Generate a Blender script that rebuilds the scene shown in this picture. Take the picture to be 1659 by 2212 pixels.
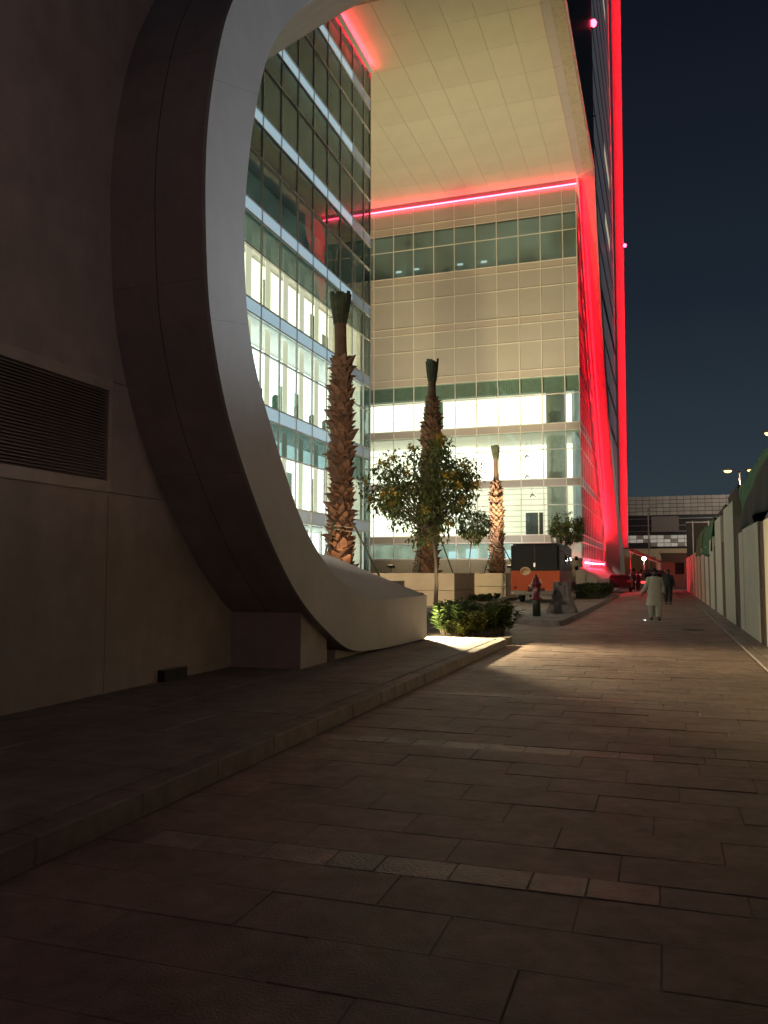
import bpy, bmesh, math, random
from mathutils import Vector, Matrix
R = math.radians
random.seed(7)
for o in list(bpy.data.objects): bpy.data.objects.remove(o)
S = bpy.context.scene
COL = S.collection

# ------------------------------------------------------------------ camera
cam = bpy.data.cameras.new('camera'); cam_o = bpy.data.objects.new('camera', cam); COL.objects.link(cam_o)
cam.sensor_fit = 'VERTICAL'; cam.sensor_height = 36.0; cam.lens = 1785/2212*36.0
cam.clip_start = 0.05; cam.clip_end = 2000
cam_o.location = (0, 0, 1.55); cam_o.rotation_euler = (R(90+4.2293), 0, R(18.604))
S.camera = cam_o
# ------------------------------------------------------------------ night sky
W = bpy.data.worlds.new('World'); S.world = W; W.use_nodes = True
nt = W.node_tree; nt.nodes.clear()
out = nt.nodes.new('ShaderNodeOutputWorld'); bg = nt.nodes.new('ShaderNodeBackground')
sky = nt.nodes.new('ShaderNodeTexSky'); sky.sky_type = 'NISHITA'; sky.sun_disc = False
sky.sun_elevation = R(-4); sky.sun_rotation = R(200)
geo = nt.nodes.new('ShaderNodeTexCoord'); sep = nt.nodes.new('ShaderNodeSeparateXYZ')
rmp = nt.nodes.new('ShaderNodeValToRGB'); e = rmp.color_ramp.elements
e[0].position = 0.0; e[0].color = (.036, .049, .058, 1)
e[1].position = 1.0; e[1].color = (.0045, .0055, .011, 1)
for p, c in ((.10, (.026, .039, .050, 1)), (.30, (.012, .019, .029, 1)), (.55, (.006, .0078, .015, 1))):
    n = e.new(p); n.color = c
add = nt.nodes.new('ShaderNodeMixRGB'); add.blend_type = 'ADD'; add.inputs[0].default_value = .002
nt.links.new(geo.outputs['Generated'], sep.inputs[0]); nt.links.new(sep.outputs['Z'], rmp.inputs[0])
nt.links.new(rmp.outputs[0], add.inputs[1]); nt.links.new(sky.outputs[0], add.inputs[2])
nt.links.new(add.outputs[0], bg.inputs[0]); bg.inputs[1].default_value = 1.0
nt.links.new(bg.outputs[0], out.inputs[0])
# faint warm city glow from above the compound on the right, standing in for the night's "sun"
sun = bpy.data.lights.new('night_glow', 'SUN'); sun.energy = 0.008; sun.angle = R(25); sun.color = (1, .66, .48)
sun_o = bpy.data.objects.new('night_glow', sun); COL.objects.link(sun_o); sun_o.rotation_euler = (R(40), R(38), 0)
S.view_settings.view_transform = 'Standard'; S.view_settings.look = 'None'
S.view_settings.exposure = 0; S.view_settings.gamma = 1
S.render.engine = 'CYCLES'
S.cycles.use_denoising = True
S.cycles.max_bounces = 7; S.cycles.diffuse_bounces = 3; S.cycles.glossy_bounces = 3
S.cycles.transmission_bounces = 4; S.cycles.transparent_max_bounces = 14
S.cycles.sample_clamp_indirect = 4; S.cycles.caustics_reflective = False; S.cycles.caustics_refractive = False
try: S.cycles.use_light_tree = True
except Exception: pass

# ------------------------------------------------------------------ materials
MATS = {}
def mat(name, col, rough=.6, metal=0, var=.12, scale=4, bump=0, bscale=40, spec=.5, rnd=0, emit=None, estr=0, coat=0, streak=0, blotch=0):
    if name in MATS: return MATS[name]
    m = bpy.data.materials.new(name); m.use_nodes = True; t = m.node_tree; b = t.nodes['Principled BSDF']
    b.inputs['Roughness'].default_value = rough; b.inputs['Metallic'].default_value = metal
    b.inputs['Specular IOR Level'].default_value = spec
    if coat: b.inputs['Coat Weight'].default_value = coat
    tc = t.nodes.new('ShaderNodeTexCoord')
    c4 = (*col, 1)
    ns = t.nodes.new('ShaderNodeTexNoise'); ns.inputs['Scale'].default_value = scale; ns.inputs['Detail'].default_value = 6
    t.links.new(tc.outputs['Object'], ns.inputs['Vector'])
    mr = t.nodes.new('ShaderNodeMapRange'); mr.inputs[1].default_value = .3; mr.inputs[2].default_value = .7
    mr.inputs[3].default_value = 1-var; mr.inputs[4].default_value = 1+var
    t.links.new(ns.outputs['Fac'], mr.inputs[0])
    val = mr.outputs[0]
    if rnd:
        oi = t.nodes.new('ShaderNodeObjectInfo'); r2 = t.nodes.new('ShaderNodeMapRange')
        r2.inputs[3].default_value = 1-rnd; r2.inputs[4].default_value = 1+rnd
        t.links.new(oi.outputs['Random'], r2.inputs[0])
        mm = t.nodes.new('ShaderNodeMath'); mm.operation = 'MULTIPLY'
        t.links.new(val, mm.inputs[0]); t.links.new(r2.outputs[0], mm.inputs[1]); val = mm.outputs[0]
    for amt, sc, vs in ((streak, (2.2, 2.2, .16), 1.0), (blotch, (.55, .55, .55), 1.0), (blotch, (3.1, 3.1, 3.1), 1.0)):
        if not amt: continue
        gp = t.nodes.new('ShaderNodeNewGeometry'); mp = t.nodes.new('ShaderNodeMapping'); mp.inputs['Scale'].default_value = sc
        n3 = t.nodes.new('ShaderNodeTexNoise'); n3.inputs['Scale'].default_value = vs; n3.inputs['Detail'].default_value = 5; n3.inputs['Roughness'].default_value = .62
        t.links.new(gp.outputs['Position'], mp.inputs[0]); t.links.new(mp.outputs[0], n3.inputs['Vector'])
        r3 = t.nodes.new('ShaderNodeMapRange'); r3.inputs[1].default_value = .32; r3.inputs[2].default_value = .62; r3.inputs[3].default_value = 1-amt; r3.inputs[4].default_value = 1+amt*.35
        t.links.new(n3.outputs['Fac'], r3.inputs[0])
        m3 = t.nodes.new('ShaderNodeMath'); m3.operation = 'MULTIPLY'; t.links.new(val, m3.inputs[0]); t.links.new(r3.outputs[0], m3.inputs[1]); val = m3.outputs[0]
    mx = t.nodes.new('ShaderNodeVectorMath'); mx.operation = 'SCALE'; mx.inputs[0].default_value = col
    t.links.new(val, mx.inputs['Scale']); t.links.new(mx.outputs[0], b.inputs['Base Color'])
    if bump:
        n2 = t.nodes.new('ShaderNodeTexNoise'); n2.inputs['Scale'].default_value = bscale; n2.inputs['Detail'].default_value = 4
        t.links.new(tc.outputs['Object'], n2.inputs['Vector'])
        bp = t.nodes.new('ShaderNodeBump'); bp.inputs['Strength'].default_value = bump; bp.inputs['Distance'].default_value = .02
        t.links.new(n2.outputs['Fac'], bp.inputs['Height']); t.links.new(bp.outputs[0], b.inputs['Normal'])
    if emit:
        b.inputs['Emission Color'].default_value = (*emit, 1); b.inputs['Emission Strength'].default_value = estr
    MATS[name] = m
    return m
def emis(name, col, strength, var=0, scale=.6):
    if name in MATS: return MATS[name]
    m = bpy.data.materials.new(name); m.use_nodes = True; t = m.node_tree
    b = t.nodes['Principled BSDF']; b.inputs['Base Color'].default_value = (.5, .5, .5, 1)
    b.inputs['Emission Color'].default_value = (*col, 1); b.inputs['Emission Strength'].default_value = strength
    if var:
        tc = t.nodes.new('ShaderNodeTexCoord'); ns = t.nodes.new('ShaderNodeTexNoise'); ns.inputs['Scale'].default_value = scale
        t.links.new(tc.outputs['Object'], ns.inputs['Vector'])
        mr = t.nodes.new('ShaderNodeMapRange'); mr.inputs[1].default_value = .3; mr.inputs[2].default_value = .7
        mr.inputs[3].default_value = strength*(1-var); mr.inputs[4].default_value = strength*(1+var)
        t.links.new(ns.outputs['Fac'], mr.inputs[0]); t.links.new(mr.outputs[0], b.inputs['Emission Strength'])
    MATS[name] = m
    return m
def glass(name, tint, refl=(.9, .95, 1), base=.06, rough=.02):
    if name in MATS: return MATS[name]
    m = bpy.data.materials.new(name); m.use_nodes = True; t = m.node_tree; t.nodes.clear()
    o = t.nodes.new('ShaderNodeOutputMaterial'); mix = t.nodes.new('ShaderNodeMixShader')
    tr = t.nodes.new('ShaderNodeBsdfTransparent'); tr.inputs[0].default_value = (*tint, 1)
    gl = t.nodes.new('ShaderNodeBsdfGlossy'); gl.inputs['Color'].default_value = (*refl, 1); gl.inputs['Roughness'].default_value = rough
    tc = t.nodes.new('ShaderNodeTexCoord'); ns = t.nodes.new('ShaderNodeTexNoise'); ns.inputs['Scale'].default_value = .7
    t.links.new(tc.outputs['Object'], ns.inputs['Vector'])
    bp = t.nodes.new('ShaderNodeBump'); bp.inputs['Strength'].default_value = .05; bp.inputs['Distance'].default_value = .05
    t.links.new(ns.outputs['Fac'], bp.inputs['Height']); t.links.new(bp.outputs[0], gl.inputs['Normal'])
    lw = t.nodes.new('ShaderNodeLayerWeight'); lw.inputs['Blend'].default_value = .5
    pw_ = t.nodes.new('ShaderNodeMath'); pw_.operation = 'POWER'; pw_.inputs[1].default_value = 5
    mr = t.nodes.new('ShaderNodeMapRange'); mr.inputs[3].default_value = base; mr.inputs[4].default_value = .95
    t.links.new(lw.outputs['Facing'], pw_.inputs[0]); t.links.new(pw_.outputs[0], mr.inputs[0]); t.links.new(mr.outputs[0], mix.inputs[0])
    t.links.new(tr.outputs[0], mix.inputs[1]); t.links.new(gl.outputs[0], mix.inputs[2]); t.links.new(mix.outputs[0], o.inputs[0])
    MATS[name] = m
    return m

# ------------------------------------------------------------------ mesh helpers
BOXF = [(0, 3, 2, 1), (4, 5, 6, 7), (0, 1, 5, 4), (1, 2, 6, 5), (2, 3, 7, 6), (3, 0, 4, 7)]
class MB:
    def __init__(s): s.v = []; s.f = []
    def add(s, vs, fs):
        k = len(s.v); s.v += [tuple(v) for v in vs]; s.f += [tuple(i+k for i in f) for f in fs]; return s
    def box(s, x0, x1, y0, y1, z0, z1):
        return s.add([(x0, y0, z0), (x1, y0, z0), (x1, y1, z0), (x0, y1, z0), (x0, y0, z1), (x1, y0, z1), (x1, y1, z1), (x0, y1, z1)], BOXF)
    def tube(s, pts, rads, n=8, cap=True):
        pts = [Vector(p) for p in pts]
        if not isinstance(rads, (list, tuple)): rads = [rads]*len(pts)
        rings = []
        for i, p in enumerate(pts):
            d = (pts[min(i+1, len(pts)-1)]-pts[max(i-1, 0)]).normalized()
            u = d.cross(Vector((0, 0, 1)))
            if u.length < .05: u = d.cross(Vector((0, 1, 0)))
            u.normalize(); w = u.cross(d)
            rings.append([p+rads[i]*(math.cos(a)*u+math.sin(a)*w) for a in [2*math.pi*j/n for j in range(n)]])
        return s.loft(rings, True, cap)
    def loft(s, rings, closed=False, cap=False):
        n = len(rings[0]); vs = [p for r in rings for p in r]; fs = []
        for i in range(len(rings)-1):
            for j in range(n if closed else n-1):
                a, b = i*n+j, i*n+(j+1) % n
                fs.append((a, b, b+n, a+n))
        if cap:
            fs.append(tuple(range(n))[::-1]); fs.append(tuple((len(rings)-1)*n+j for j in range(n)))
        return s.add(vs, fs)
    def lathe(s, prof, c=(0, 0, 0), n=16, cap=True):
        return s.loft([[(c[0]+r*math.cos(2*math.pi*j/n), c[1]+r*math.sin(2*math.pi*j/n), c[2]+z) for j in range(n)] for r, z in prof], True, cap)
    def prism(s, poly, z0, z1):
        n = len(poly)
        return s.add([(x, y, z0) for x, y in poly]+[(x, y, z1) for x, y in poly],
                     [tuple(range(n))[::-1], tuple(range(n, 2*n))]+[(i, (i+1) % n, n+(i+1) % n, n+i) for i in range(n)])
    def mesh(s, name, m, smooth=False, bevel=0, seg=2):
        me = bpy.data.meshes.new(name); me.from_pydata(s.v, [], s.f)
        bm = bmesh.new(); bm.from_mesh(me)
        bmesh.ops.recalc_face_normals(bm, faces=bm.faces)
        if bevel: bmesh.ops.bevel(bm, geom=bm.edges[:], offset=bevel, segments=seg, affect='EDGES', clamp_overlap=True)
        bm.to_mesh(me); bm.free()
        if smooth: me.polygons.foreach_set('use_smooth', [True]*len(me.polygons))
        me.materials.append(m); me.update()
        return me
    def build(s, name, m, parent=None, world=True, **k):
        return link(name, s.mesh(name, m, **k), parent, world)
def link(name, me, parent=None, world=True, loc=None):
    o = bpy.data.objects.new(name, me); COL.objects.link(o)
    if loc is not None: o.location = loc
    if parent is not None:
        o.parent = parent
        if world:
            p = parent; off = Vector(p.location)
            while p.parent: p = p.parent; off += Vector(p.location)
            o.location = Vector(o.location)-off
    return o
def tag(o, label=None, cat=None, group=None, kind=None):
    if label: o['label'] = label
    if cat: o['category'] = cat
    if group: o['group'] = group
    if kind: o['kind'] = kind
    return o
def thing(name, label, cat, loc=(0, 0, 0), group=None, rz=0):
    o = bpy.data.objects.new(name, None); COL.objects.link(o); o.location = loc; o.rotation_euler.z = rz
    o.empty_display_size = .2
    return tag(o, label, cat, group)
CACHE = {}
def ubox(name, cx, cy, cz, sx, sy, sz, m, parent, bevel=0):
    """a box object whose mesh is shared with every box of the same size and material"""
    k = (round(sx, 3), round(sy, 3), round(sz, 3), m.name, bevel)
    if k not in CACHE:
        CACHE[k] = MB().box(-sx/2, sx/2, -sy/2, sy/2, -sz/2, sz/2).mesh(name, m, bevel=bevel, seg=1)
    return link(name, CACHE[k], parent, True, (cx, cy, cz))
def cr(pts, sub=6):
    """Catmull-Rom through tuples of any length"""
    P = [pts[0]]+list(pts)+[pts[-1]]; res = []
    for i in range(1, len(P)-2):
        a, b, c, d = P[i-1], P[i], P[i+1], P[i+2]
        for k in range(sub):
            t = k/sub
            res.append(tuple(.5*((2*b[q])+(-a[q]+c[q])*t+(2*a[q]-5*b[q]+4*c[q]-d[q])*t*t+(-a[q]+3*b[q]-3*c[q]+d[q])*t**3) for q in range(len(b))))
    res.append(tuple(pts[-1])); return res
def lamp(name, kind, loc, parent, energy, col, target=None, size=1.0, blend=.6, radius=.15):
    l = bpy.data.lights.new(name, kind); l.energy = energy; l.color = col
    if kind == 'SPOT': l.spot_size = size; l.spot_blend = blend; l.shadow_soft_size = radius
    elif kind == 'POINT': l.shadow_soft_size = radius
    o = bpy.data.objects.new(name, l); COL.objects.link(o); o.location = loc
    if target is not None:
        o.rotation_euler = (Vector(target)-Vector(loc)).to_track_quat('-Z', 'Y').to_euler()
    if parent:
        o.parent = parent; o.location = Vector(loc)-Vector(parent.location)
    return o

# base materials
M_conc = mat('smooth_concrete', (.37, .325, .31), .75, var=.09, scale=1.3, bump=.10, bscale=25, streak=.09, blotch=.10)
M_panel = mat('shell_panel', (.42, .41, .40), .62, var=.06, scale=.8, streak=.045, blotch=.06, bump=.05, bscale=20)
M_dark_panel = mat('dark_cladding', (.10, .095, .085), .5, var=.1)
M_slab = mat('paving_stone', (.28, .205, .178), .6, var=.18, scale=9, bump=.4, bscale=70, rnd=.10, blotch=.28)
M_sett = mat('polished_sett', (.26, .205, .18), .46, var=.2, scale=9, bump=.5, bscale=40, rnd=.30, blotch=.3)
M_joint = mat('paving_joint', (.15, .12, .10), .9)
M_walk = mat('footway_stone', (.26, .225, .205), .7, var=.14, scale=7, bump=.35, bscale=70, rnd=.06, blotch=.25)
M_kerb = mat('kerb_stone', (.25, .21, .19), .7, var=.16, scale=8, bump=.35, bscale=60, rnd=.08, blotch=.25)
M_tan = mat('tan_facade_panel', (.46, .415, .345), .42, var=.04, scale=.7, rnd=.035)
M_band = mat('beige_spandrel', (.50, .43, .35), .28, var=.04, scale=.7, rnd=.04, coat=.3)
M_mull = mat('pale_mullion', (.80, .75, .62), .4, metal=.1, var=.04)
M_mullg = mat('grey_mullion', (.70, .70, .67), .4, metal=.2, var=.04)
M_soffit = mat('soffit_panel', (.54, .50, .37), .6, var=.05, scale=.5, rnd=.03)
M_soffit_edge = mat('soffit_edge_panel', (.44, .42, .38), .6, var=.05, scale=.5, rnd=.03)
M_gl_green = glass('green_tinted_glass', (.60, .67, .61), base=.10)
M_gl_clear = glass('clear_glass', (.84, .90, .86), base=.07)
M_gl_dark = glass('dark_grey_glass', (.36, .44, .42), refl=(.75, .9, .95), base=.09)
M_white = mat('white_plaster', (.75, .73, .68), .8, var=.04)
M_ivory = mat('ivory_column_paint', (.78, .72, .56), .6, var=.04)
M_black = mat('black_paint', (.012, .012, .014), .35, var=.2)
M_metal = mat('galvanised_steel', (.45, .46, .47), .35, metal=.8)
M_soil = mat('dark_soil', (.06, .04, .028), .95, bump=.6, bscale=25)

M_leaf_d0 = mat('indoor_leaf', (.05, .10, .05), .7, var=.5, scale=9)
E_red = emis('red_led', (1, .035, .06), 60)
E_redw = emis('pink_core_led', (1, .035, .085), 24)
E_warm = emis('warm_interior_light', (1, .93, .74), 2.6, var=.12, scale=.5)
E_warm2 = emis('cream_interior_light', (1, .90, .66), 1.25, var=.12, scale=.7)
E_cool = emis('cool_interior_light', (.86, .97, 1), 3.6, var=.15, scale=.5)
E_lamp = emis('lamp_glow', (1, .66, .26), 3.2)

# ================================================================== THE SETTING
MB().box(-400, 400, -200, 700, -.5, -.012).build('ground', mat('sandy_ground', (.16, .13, .11), .9, var=.2, scale=.3))
bpy.data.objects['ground']['kind'] = 'structure'
road = MB().box(-28, 2.2, -8, 130, -.2, -.0055).build('road', mat('road_bed', (.20, .155, .132), .8, var=.2, scale=2, blotch=.25)); road['kind'] = 'structure'
# paving slabs: 0.4 m courses of 0.9 m stones across the road, a course of small polished setts every 3.2 m
slabs, stuff, setts = [], MB(), []
y = -1.0; row = 0
XL, XR = -3.17, 1.50
rng = random.Random(3)
def slab_box(mb, x0, x1, y0, y1, dz): mb.box(x0, x1, y0, y1, -.09, dz)
while y < 74:
    near = y < 15.6
    if row % 8 == 5:
        h = .26; x = XL if y < 15 else -9.0
        if y > 18 and y < 25: x = -9
        if y >= 25: x = -2.75
        if y < 15: x = XL
        while x < XR-.05:
            w = rng.choice((.28, .34, .40)); w = min(w, XR-x)
            d = rng.uniform(-.002, .002)
            if 2.5 < y < 15 and x < -.35: setts.append((x+.004, x+w-.004, y+.004, y+h-.004, d))
            elif near: slabs.append((x+.003, x+w-.003, y+.003, y+h-.003, d))
            else: slab_box(stuff, x+.004, x+w-.004, y+.004, y+h-.004, d)
            x += w
    else:
        h = .41; off = (row*.37) % .9
        xl = XL
        if 17.9 < y < 24.5: xl = -11
        elif y >= 24.5: xl = -2.9
        x = xl-off
        while x < XR-.04:
            x0, x1 = max(x, xl), min(x+.9, XR)
            if x1-x0 > .06:
                d = rng.uniform(-.003, .003)
                b = (x0+.003, x1-.003, y+.003, y+h-.003, d)
                if near and y > 1.9 and len(slabs) < 290: slabs.append(b)
                else: slab_box(stuff, *b)
            x += .9
    y += h; row += 1
def place_stones(lst, name, m):
    for x0, x1, y0, y1, d in lst:
        k = ('stone', round(x1-x0, 2), round(y1-y0, 2), m.name)
        if k not in CACHE:
            a, b_ = (x1-x0)/2, (y1-y0)/2
            CACHE[k] = MB().box(-a, a, -b_, b_, -.09, 0).mesh(name, m, bevel=.003, seg=1)
        o = link(name, CACHE[k], road, True, ((x0+x1)/2, (y0+y1)/2, d))
        o.rotation_euler = (rng.uniform(-.004, .004), rng.uniform(-.004, .004), 0)
place_stones(slabs, 'paving_slab', M_slab)
place_stones(setts[:290], 'paving_sett', M_sett)
tag(stuff.build('far_paving', mat('far_paving_stone', (.28, .21, .18), .58, var=.2, scale=1.6, bump=.3, bscale=50, blotch=.3), road), kind='stuff')
# courtyard drive behind the bed
cy = MB().box(-26, -2.9, 24.4, 62, -.2, -.004).box(-26, -11, 18, 24.4, -.2, -.004).build('courtyard_paving', mat('courtyard_stone', (.34, .29, .24), .7, var=.2, scale=1.2)); cy['kind'] = 'structure'
# footway with kerb on the left
walk = MB().box(-6.6, -3.40, -8, 17.6, -.2, .128).build('footway', M_joint); walk['kind'] = 'structure'
y = -2.0; i = 0
while y < 17.55:
    y1 = min(y+1.2, 17.58)
    for x0, x1 in ((-6.55, -5.05), (-5.05, -4.25), (-4.25, -3.42)):
        ubox('footway_slab', (x0+x1)/2, (y+y1)/2, .10+rng.uniform(-.002, .002), x1-x0-.012, y1-y-.012, .10, M_walk, walk, .005)
    y = y1; i += 1
kerb = MB().box(-3.40, -3.20, -8, -2, -.2, .149).build('kerb', M_kerb); kerb['kind'] = 'structure'
y = -2.0
while y < 17.3:
    y1 = min(y+.95, 17.45)
    ubox('kerb_stone', -3.30, (y+y1)/2, .02, .2, y1-y-.008, .26, M_kerb, kerb, .012); y = y1
MB().prism([(-3.40, 17.45), (-3.20, 17.45), (-3.19, 17.62), (-3.26, 17.80), (-3.40, 17.86), (-5.4, 17.90), (-5.4, 17.62), (-3.40, 17.6)], -.1, .15).build('kerb_corner_stone', M_kerb, kerb, bevel=.01)
# kerb strip and footing along the boundary wall
rk = MB().box(1.52, 2.3, -8, 12, -.2, .06).build('wall_kerb', M_kerb); rk['kind'] = 'structure'
for j in range(52):
    y = 12+j*1.0
    ubox('kerb_stone', 1.62, y+.5, -.065, .18, .985, .2, M_kerb, rk, .012)
    ubox('edging_slab', 1.87, y+.5, -.06, .30, .985, .2, M_kerb, rk, .006)

# ================================================================== NEAR SHELL (arched white frame + louvred wall)
def xs(Y): return -4.9+(min(max(Y, 12), 61)-12)*.0163
pairs = [((17.43, .165), (17.43, 1.07)), ((15.6, .17), (15.35, 1.06)), ((14.1, .2), (14.34, 1.06)), ((12.94, .31), (13.55, 1.15)), ((11.94, .68), (12.45, 1.46)),
         ((11.07, 1.13), (11.65, 1.86)), ((10.29, 1.73), (10.95, 2.38)), ((9.53, 2.52), (10.3, 3.14)), ((8.84, 3.45), (9.75, 3.86)), ((8.46, 4.31), (9.4, 4.5)),
         ((8.3, 5.0), (9.22, 5.25)), ((8.22, 6.09), (9.19, 6.25)), ((8.27, 6.96), (9.36, 7.35)), ((8.49, 7.96), (9.71, 8.47)), ((8.81, 8.78), (10.27, 9.37)),
         ((9.6, 10.2), (11.25, 10.46)), ((11.2, 12.3), (12.9, 12.0)), ((14, 15.0), (15.5, 14.3)), ((20, 20.2), (21.3, 19.2)), ((34.0, 33), (36, 31.3))]
back = [(-7.2, 17.43, 1.96), (-7.2, 15.4, 2.0), (-7.2, 14.3, 2.1), (-7.2, 13.5, 2.3), (-7.2, 12.4, 2.8), (-7.2, 11.6, 3.3), (-7.2, 10.9, 3.7), (-7.2, 10.3, 4.2), (-7.2, 9.8, 4.8), (-7.2, 9.5, 5.3),
        (-7.4, 9.3, 5.9), (-7.8, 9.2, 6.5), (-9.5, 9.3, 7.2), (-15.8, 9.7, 8.0), (-15.8, 13, 10.3), (-15.8, 17, 12.8), (-15.8, 21.5, 15.7), (-15.8, 25.5, 18.7), (-15.8, 30.4, 23.3), (-15.8, 38.4, 31.3)]
kf = .985
P6 = cr([(*(a[0]*kf, 1.55+(a[1]-1.55)*kf if a[1] > .5 else a[1]), *(b[0]*kf, 1.55+(b[1]-1.55)*kf)) for a, b in pairs], 6)
BK = cr(back, 6)
shell = thing('arched_shell', 'huge rounded grey concrete arch framing the courtyard on the left', 'arch', (-4.9, 12, .15))
# outward face, cut into panels by joints
JN = [0, 15, 38, 56, 75, 96, len(P6)-1]
for a, b in zip(JN[:-1], JN[1:]):
    fr = []
    for i in range(a, b+1):
        oy, oz, iy, iz = P6[i]
        if i == a and a > 0:
            t = .009; oy += (P6[i+1][0]-oy)*t*2; oz += (P6[i+1][1]-oz)*t*2; iy += (P6[i+1][2]-iy)*t*2; iz += (P6[i+1][3]-iz)*t*2
        fr.append([(xs(oy), oy, oz), (xs(iy), iy, iz), (xs(iy)-.05, iy, iz), (xs(oy)-.05, oy, oz)])
    MB().loft(fr, True, True).build('face_panel', M_panel, shell)
MB().loft([[(xs(p[0])-.03, p[0]+.02, p[1]+.02), (xs(p[2])-.03, p[2]-.02, p[3]-.02)] for p in P6]).build('joint_backing', M_joint, shell)
# outer side, running back to the louvred wall; in three strips along the depth
for x0, x1 in ((0, -.62), (-.632, -1.25), (-1.262, -6.0)):
    MB().loft([[(xs(p[0])-.052+x0, p[0], p[1]), (xs(p[0])-.052+x1, p[0], p[1])] for p in P6[8:]]).build('side_panel', M_conc, shell, smooth=True)
MB().loft([[(xs(p[0])-.06, p[0]+.015, p[1]+.012), (xs(p[0])-6, p[0]+.015, p[1]+.012)] for p in P6[8:]]).build('side_backing', M_joint, shell)
for i in (26, 44, 60, 78, 92):
    oy, oz = P6[i][0], P6[i][1]; t_ = (Vector(P6[i+1][:2])-Vector(P6[i-1][:2])).normalized()*.004; nn = Vector((t_.y, -t_.x)).normalized()*.003
    if nn.x > 0: nn = -nn
    MB().add([(xs(oy)-.06, oy+nn.x-t_.x, oz+nn.y-t_.y), (xs(oy)-.06, oy+nn.x+t_.x, oz+nn.y+t_.y), (-6.2, oy+nn.x+t_.x, oz+nn.y+t_.y), (-6.2, oy+nn.x-t_.x, oz+nn.y-t_.y)], [(0, 1, 2, 3)]).build('cross_joint', mat('faint_joint', (.25, .215, .20), .8), shell)
# inner reveal: banked sill at the foot, sloping underside at the top
MB().loft([[tuple(Vector((xs(P6[i][2])-.051, P6[i][2], P6[i][3])).lerp(Vector(BK[i]), k/8)) for k in range(9)] for i in range(len(P6))]).build('inner_reveal', M_panel, shell, smooth=True)
# blunt end of the sill
ey = 17.43*kf
MB().add([(-4.815, ey+.002, .16), (-4.815, ey+.002, 1.07), (-7.2, 17.43, 1.96), (-7.2, 17.43, .16)], [(0, 1, 2, 3)]).build('sill_end', M_panel, shell)
MB().add([(-7.2, 9.5, .1), (-7.2, 17.43, .1), (-7.2, 17.43, 1.96), (-7.2, 15.4, 2.0), (-7.2, 13.5, 2.3), (-7.2, 11.6, 3.3), (-7.2, 10.3, 4.2)], [tuple(range(7))]).build('sill_back', M_panel, shell)
# pier beneath the curve, with its shadow gap
MB().add([(-5.06, 11.2, .13), (-5.06, 12.2, .13), (-5.06, 12.2, .52), (-5.06, 11.7, .78), (-5.06, 11.2, 1.06), (-6.3, 11.2, .13), (-6.3, 12.2, .13), (-6.3, 12.2, .52), (-6.3, 11.7, .78), (-6.3, 11.2, 1.06)],
         [(0, 1, 2, 3, 4), (5, 9, 8, 7, 6), (0, 4, 9, 5), (1, 6, 7, 2), (2, 7, 8, 3), (3, 8, 9, 4), (0, 5, 6, 1)]).build('pier', M_conc, shell)
MB().box(-6.3, -5.08, 12.6, 16.9, .12, .30).build('plinth', M_conc, shell)
# louvred service wall
sw = thing('service_wall', 'tall dim concrete wall with a ventilation louvre at far left', 'wall', (-6.2, 6, .15))
WX = -6.2
LY0, LY1, LZ0, LZ1 = 3.9, 8.19, 2.50, 3.84
prof = [(p[0], p[1]) for p in P6[8:]]
def prof_y(z):
    best = None
    for (y0, z0), (y1, z1) in zip(prof[:-1], prof[1:]):
        if min(z0, z1) <= z <= max(z0, z1) and z1 != z0: best = y0+(y1-y0)*(z-z0)/(z1-z0)
    return best if best is not None else prof[0][0]
def wall_piece(name, y0, z0, z1, n=14):
    zl = [z0+(z1-z0)*i/n for i in range(n+1)]
    e_ = [(y0, z1), (y0, z0)]+[(prof_y(z)+.06, z) for z in zl]; k = len(e_)
    MB().add([(WX, y, z) for y, z in e_]+[(WX-.4, y, z) for y, z in e_], [tuple(range(k)), tuple(range(k, 2*k))[::-1]]+[(i, (i+1) % k, k+(i+1) % k, k+i) for i in range(k)]).build(name, M_conc, sw)
wall_piece('lower_panel', -12, .12, LZ0)
MB().box(WX-.4, WX, -12, LY0, LZ0+.008, LZ1-.004).build('middle_panel', M_conc, sw)
wall_piece('middle_panel', LY1, LZ0+.008, LZ1-.004)
wall_piece('upper_panel', -12, LZ1+.004, 15.5, 24)
MB().box(WX-.42, WX-.12, LY0, LY1, LZ0, LZ1).build('louvre_recess', mat('louvre_shadow', (.07, .055, .05), .9), sw)
for ya in (2.3, 5.2, 8.19): MB().box(WX-.001, WX+.002, ya-.005, ya+.005, .16, 2.45).build('wall_joint', M_joint, sw)
lv = thing('ventilation_louvre', 'grey metal ventilation louvre with thin horizontal slats in the dim left wall', 'louvre', (WX, 6, 2.5))
M_lv = mat('louvre_metal', (.42, .37, .35), .5, metal=.2)
fw = .13
fr = MB().box(WX-.1, WX+.03, LY0, LY1, LZ0, LZ0+fw).box(WX-.1, WX+.03, LY0, LY1, LZ1-fw, LZ1).box(WX-.1, WX+.03, LY0, LY0+.07, LZ0+fw, LZ1-fw).box(WX-.1, WX+.03, LY1-.07, LY1, LZ0+fw, LZ1-fw)
fr.build('frame', M_lv, lv)
ns = 30; zz = (LZ1-LZ0-2*fw)/ns
sl = MB().add([(0.015, -2.075, -.018), (0.015, 2.075, -.018), (-.06, 2.075, .014), (-.06, -2.075, .014), (0.015, -2.075, -.012), (0.015, 2.075, -.012), (-.06, 2.075, .02), (-.06, -2.075, .02)], BOXF).mesh('slat', M_lv)
for i in range(ns): link('slat', sl, lv, True, (WX, (LY0+LY1)/2, LZ0+fw+zz*(i+.5)))
MB().box(WX, WX+.10, 9.28, 9.82, .15, .30).build('floor_box', M_black)
tag(bpy.data.objects['floor_box'], 'small black box on the footway against the dark concrete wall', 'box')

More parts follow.
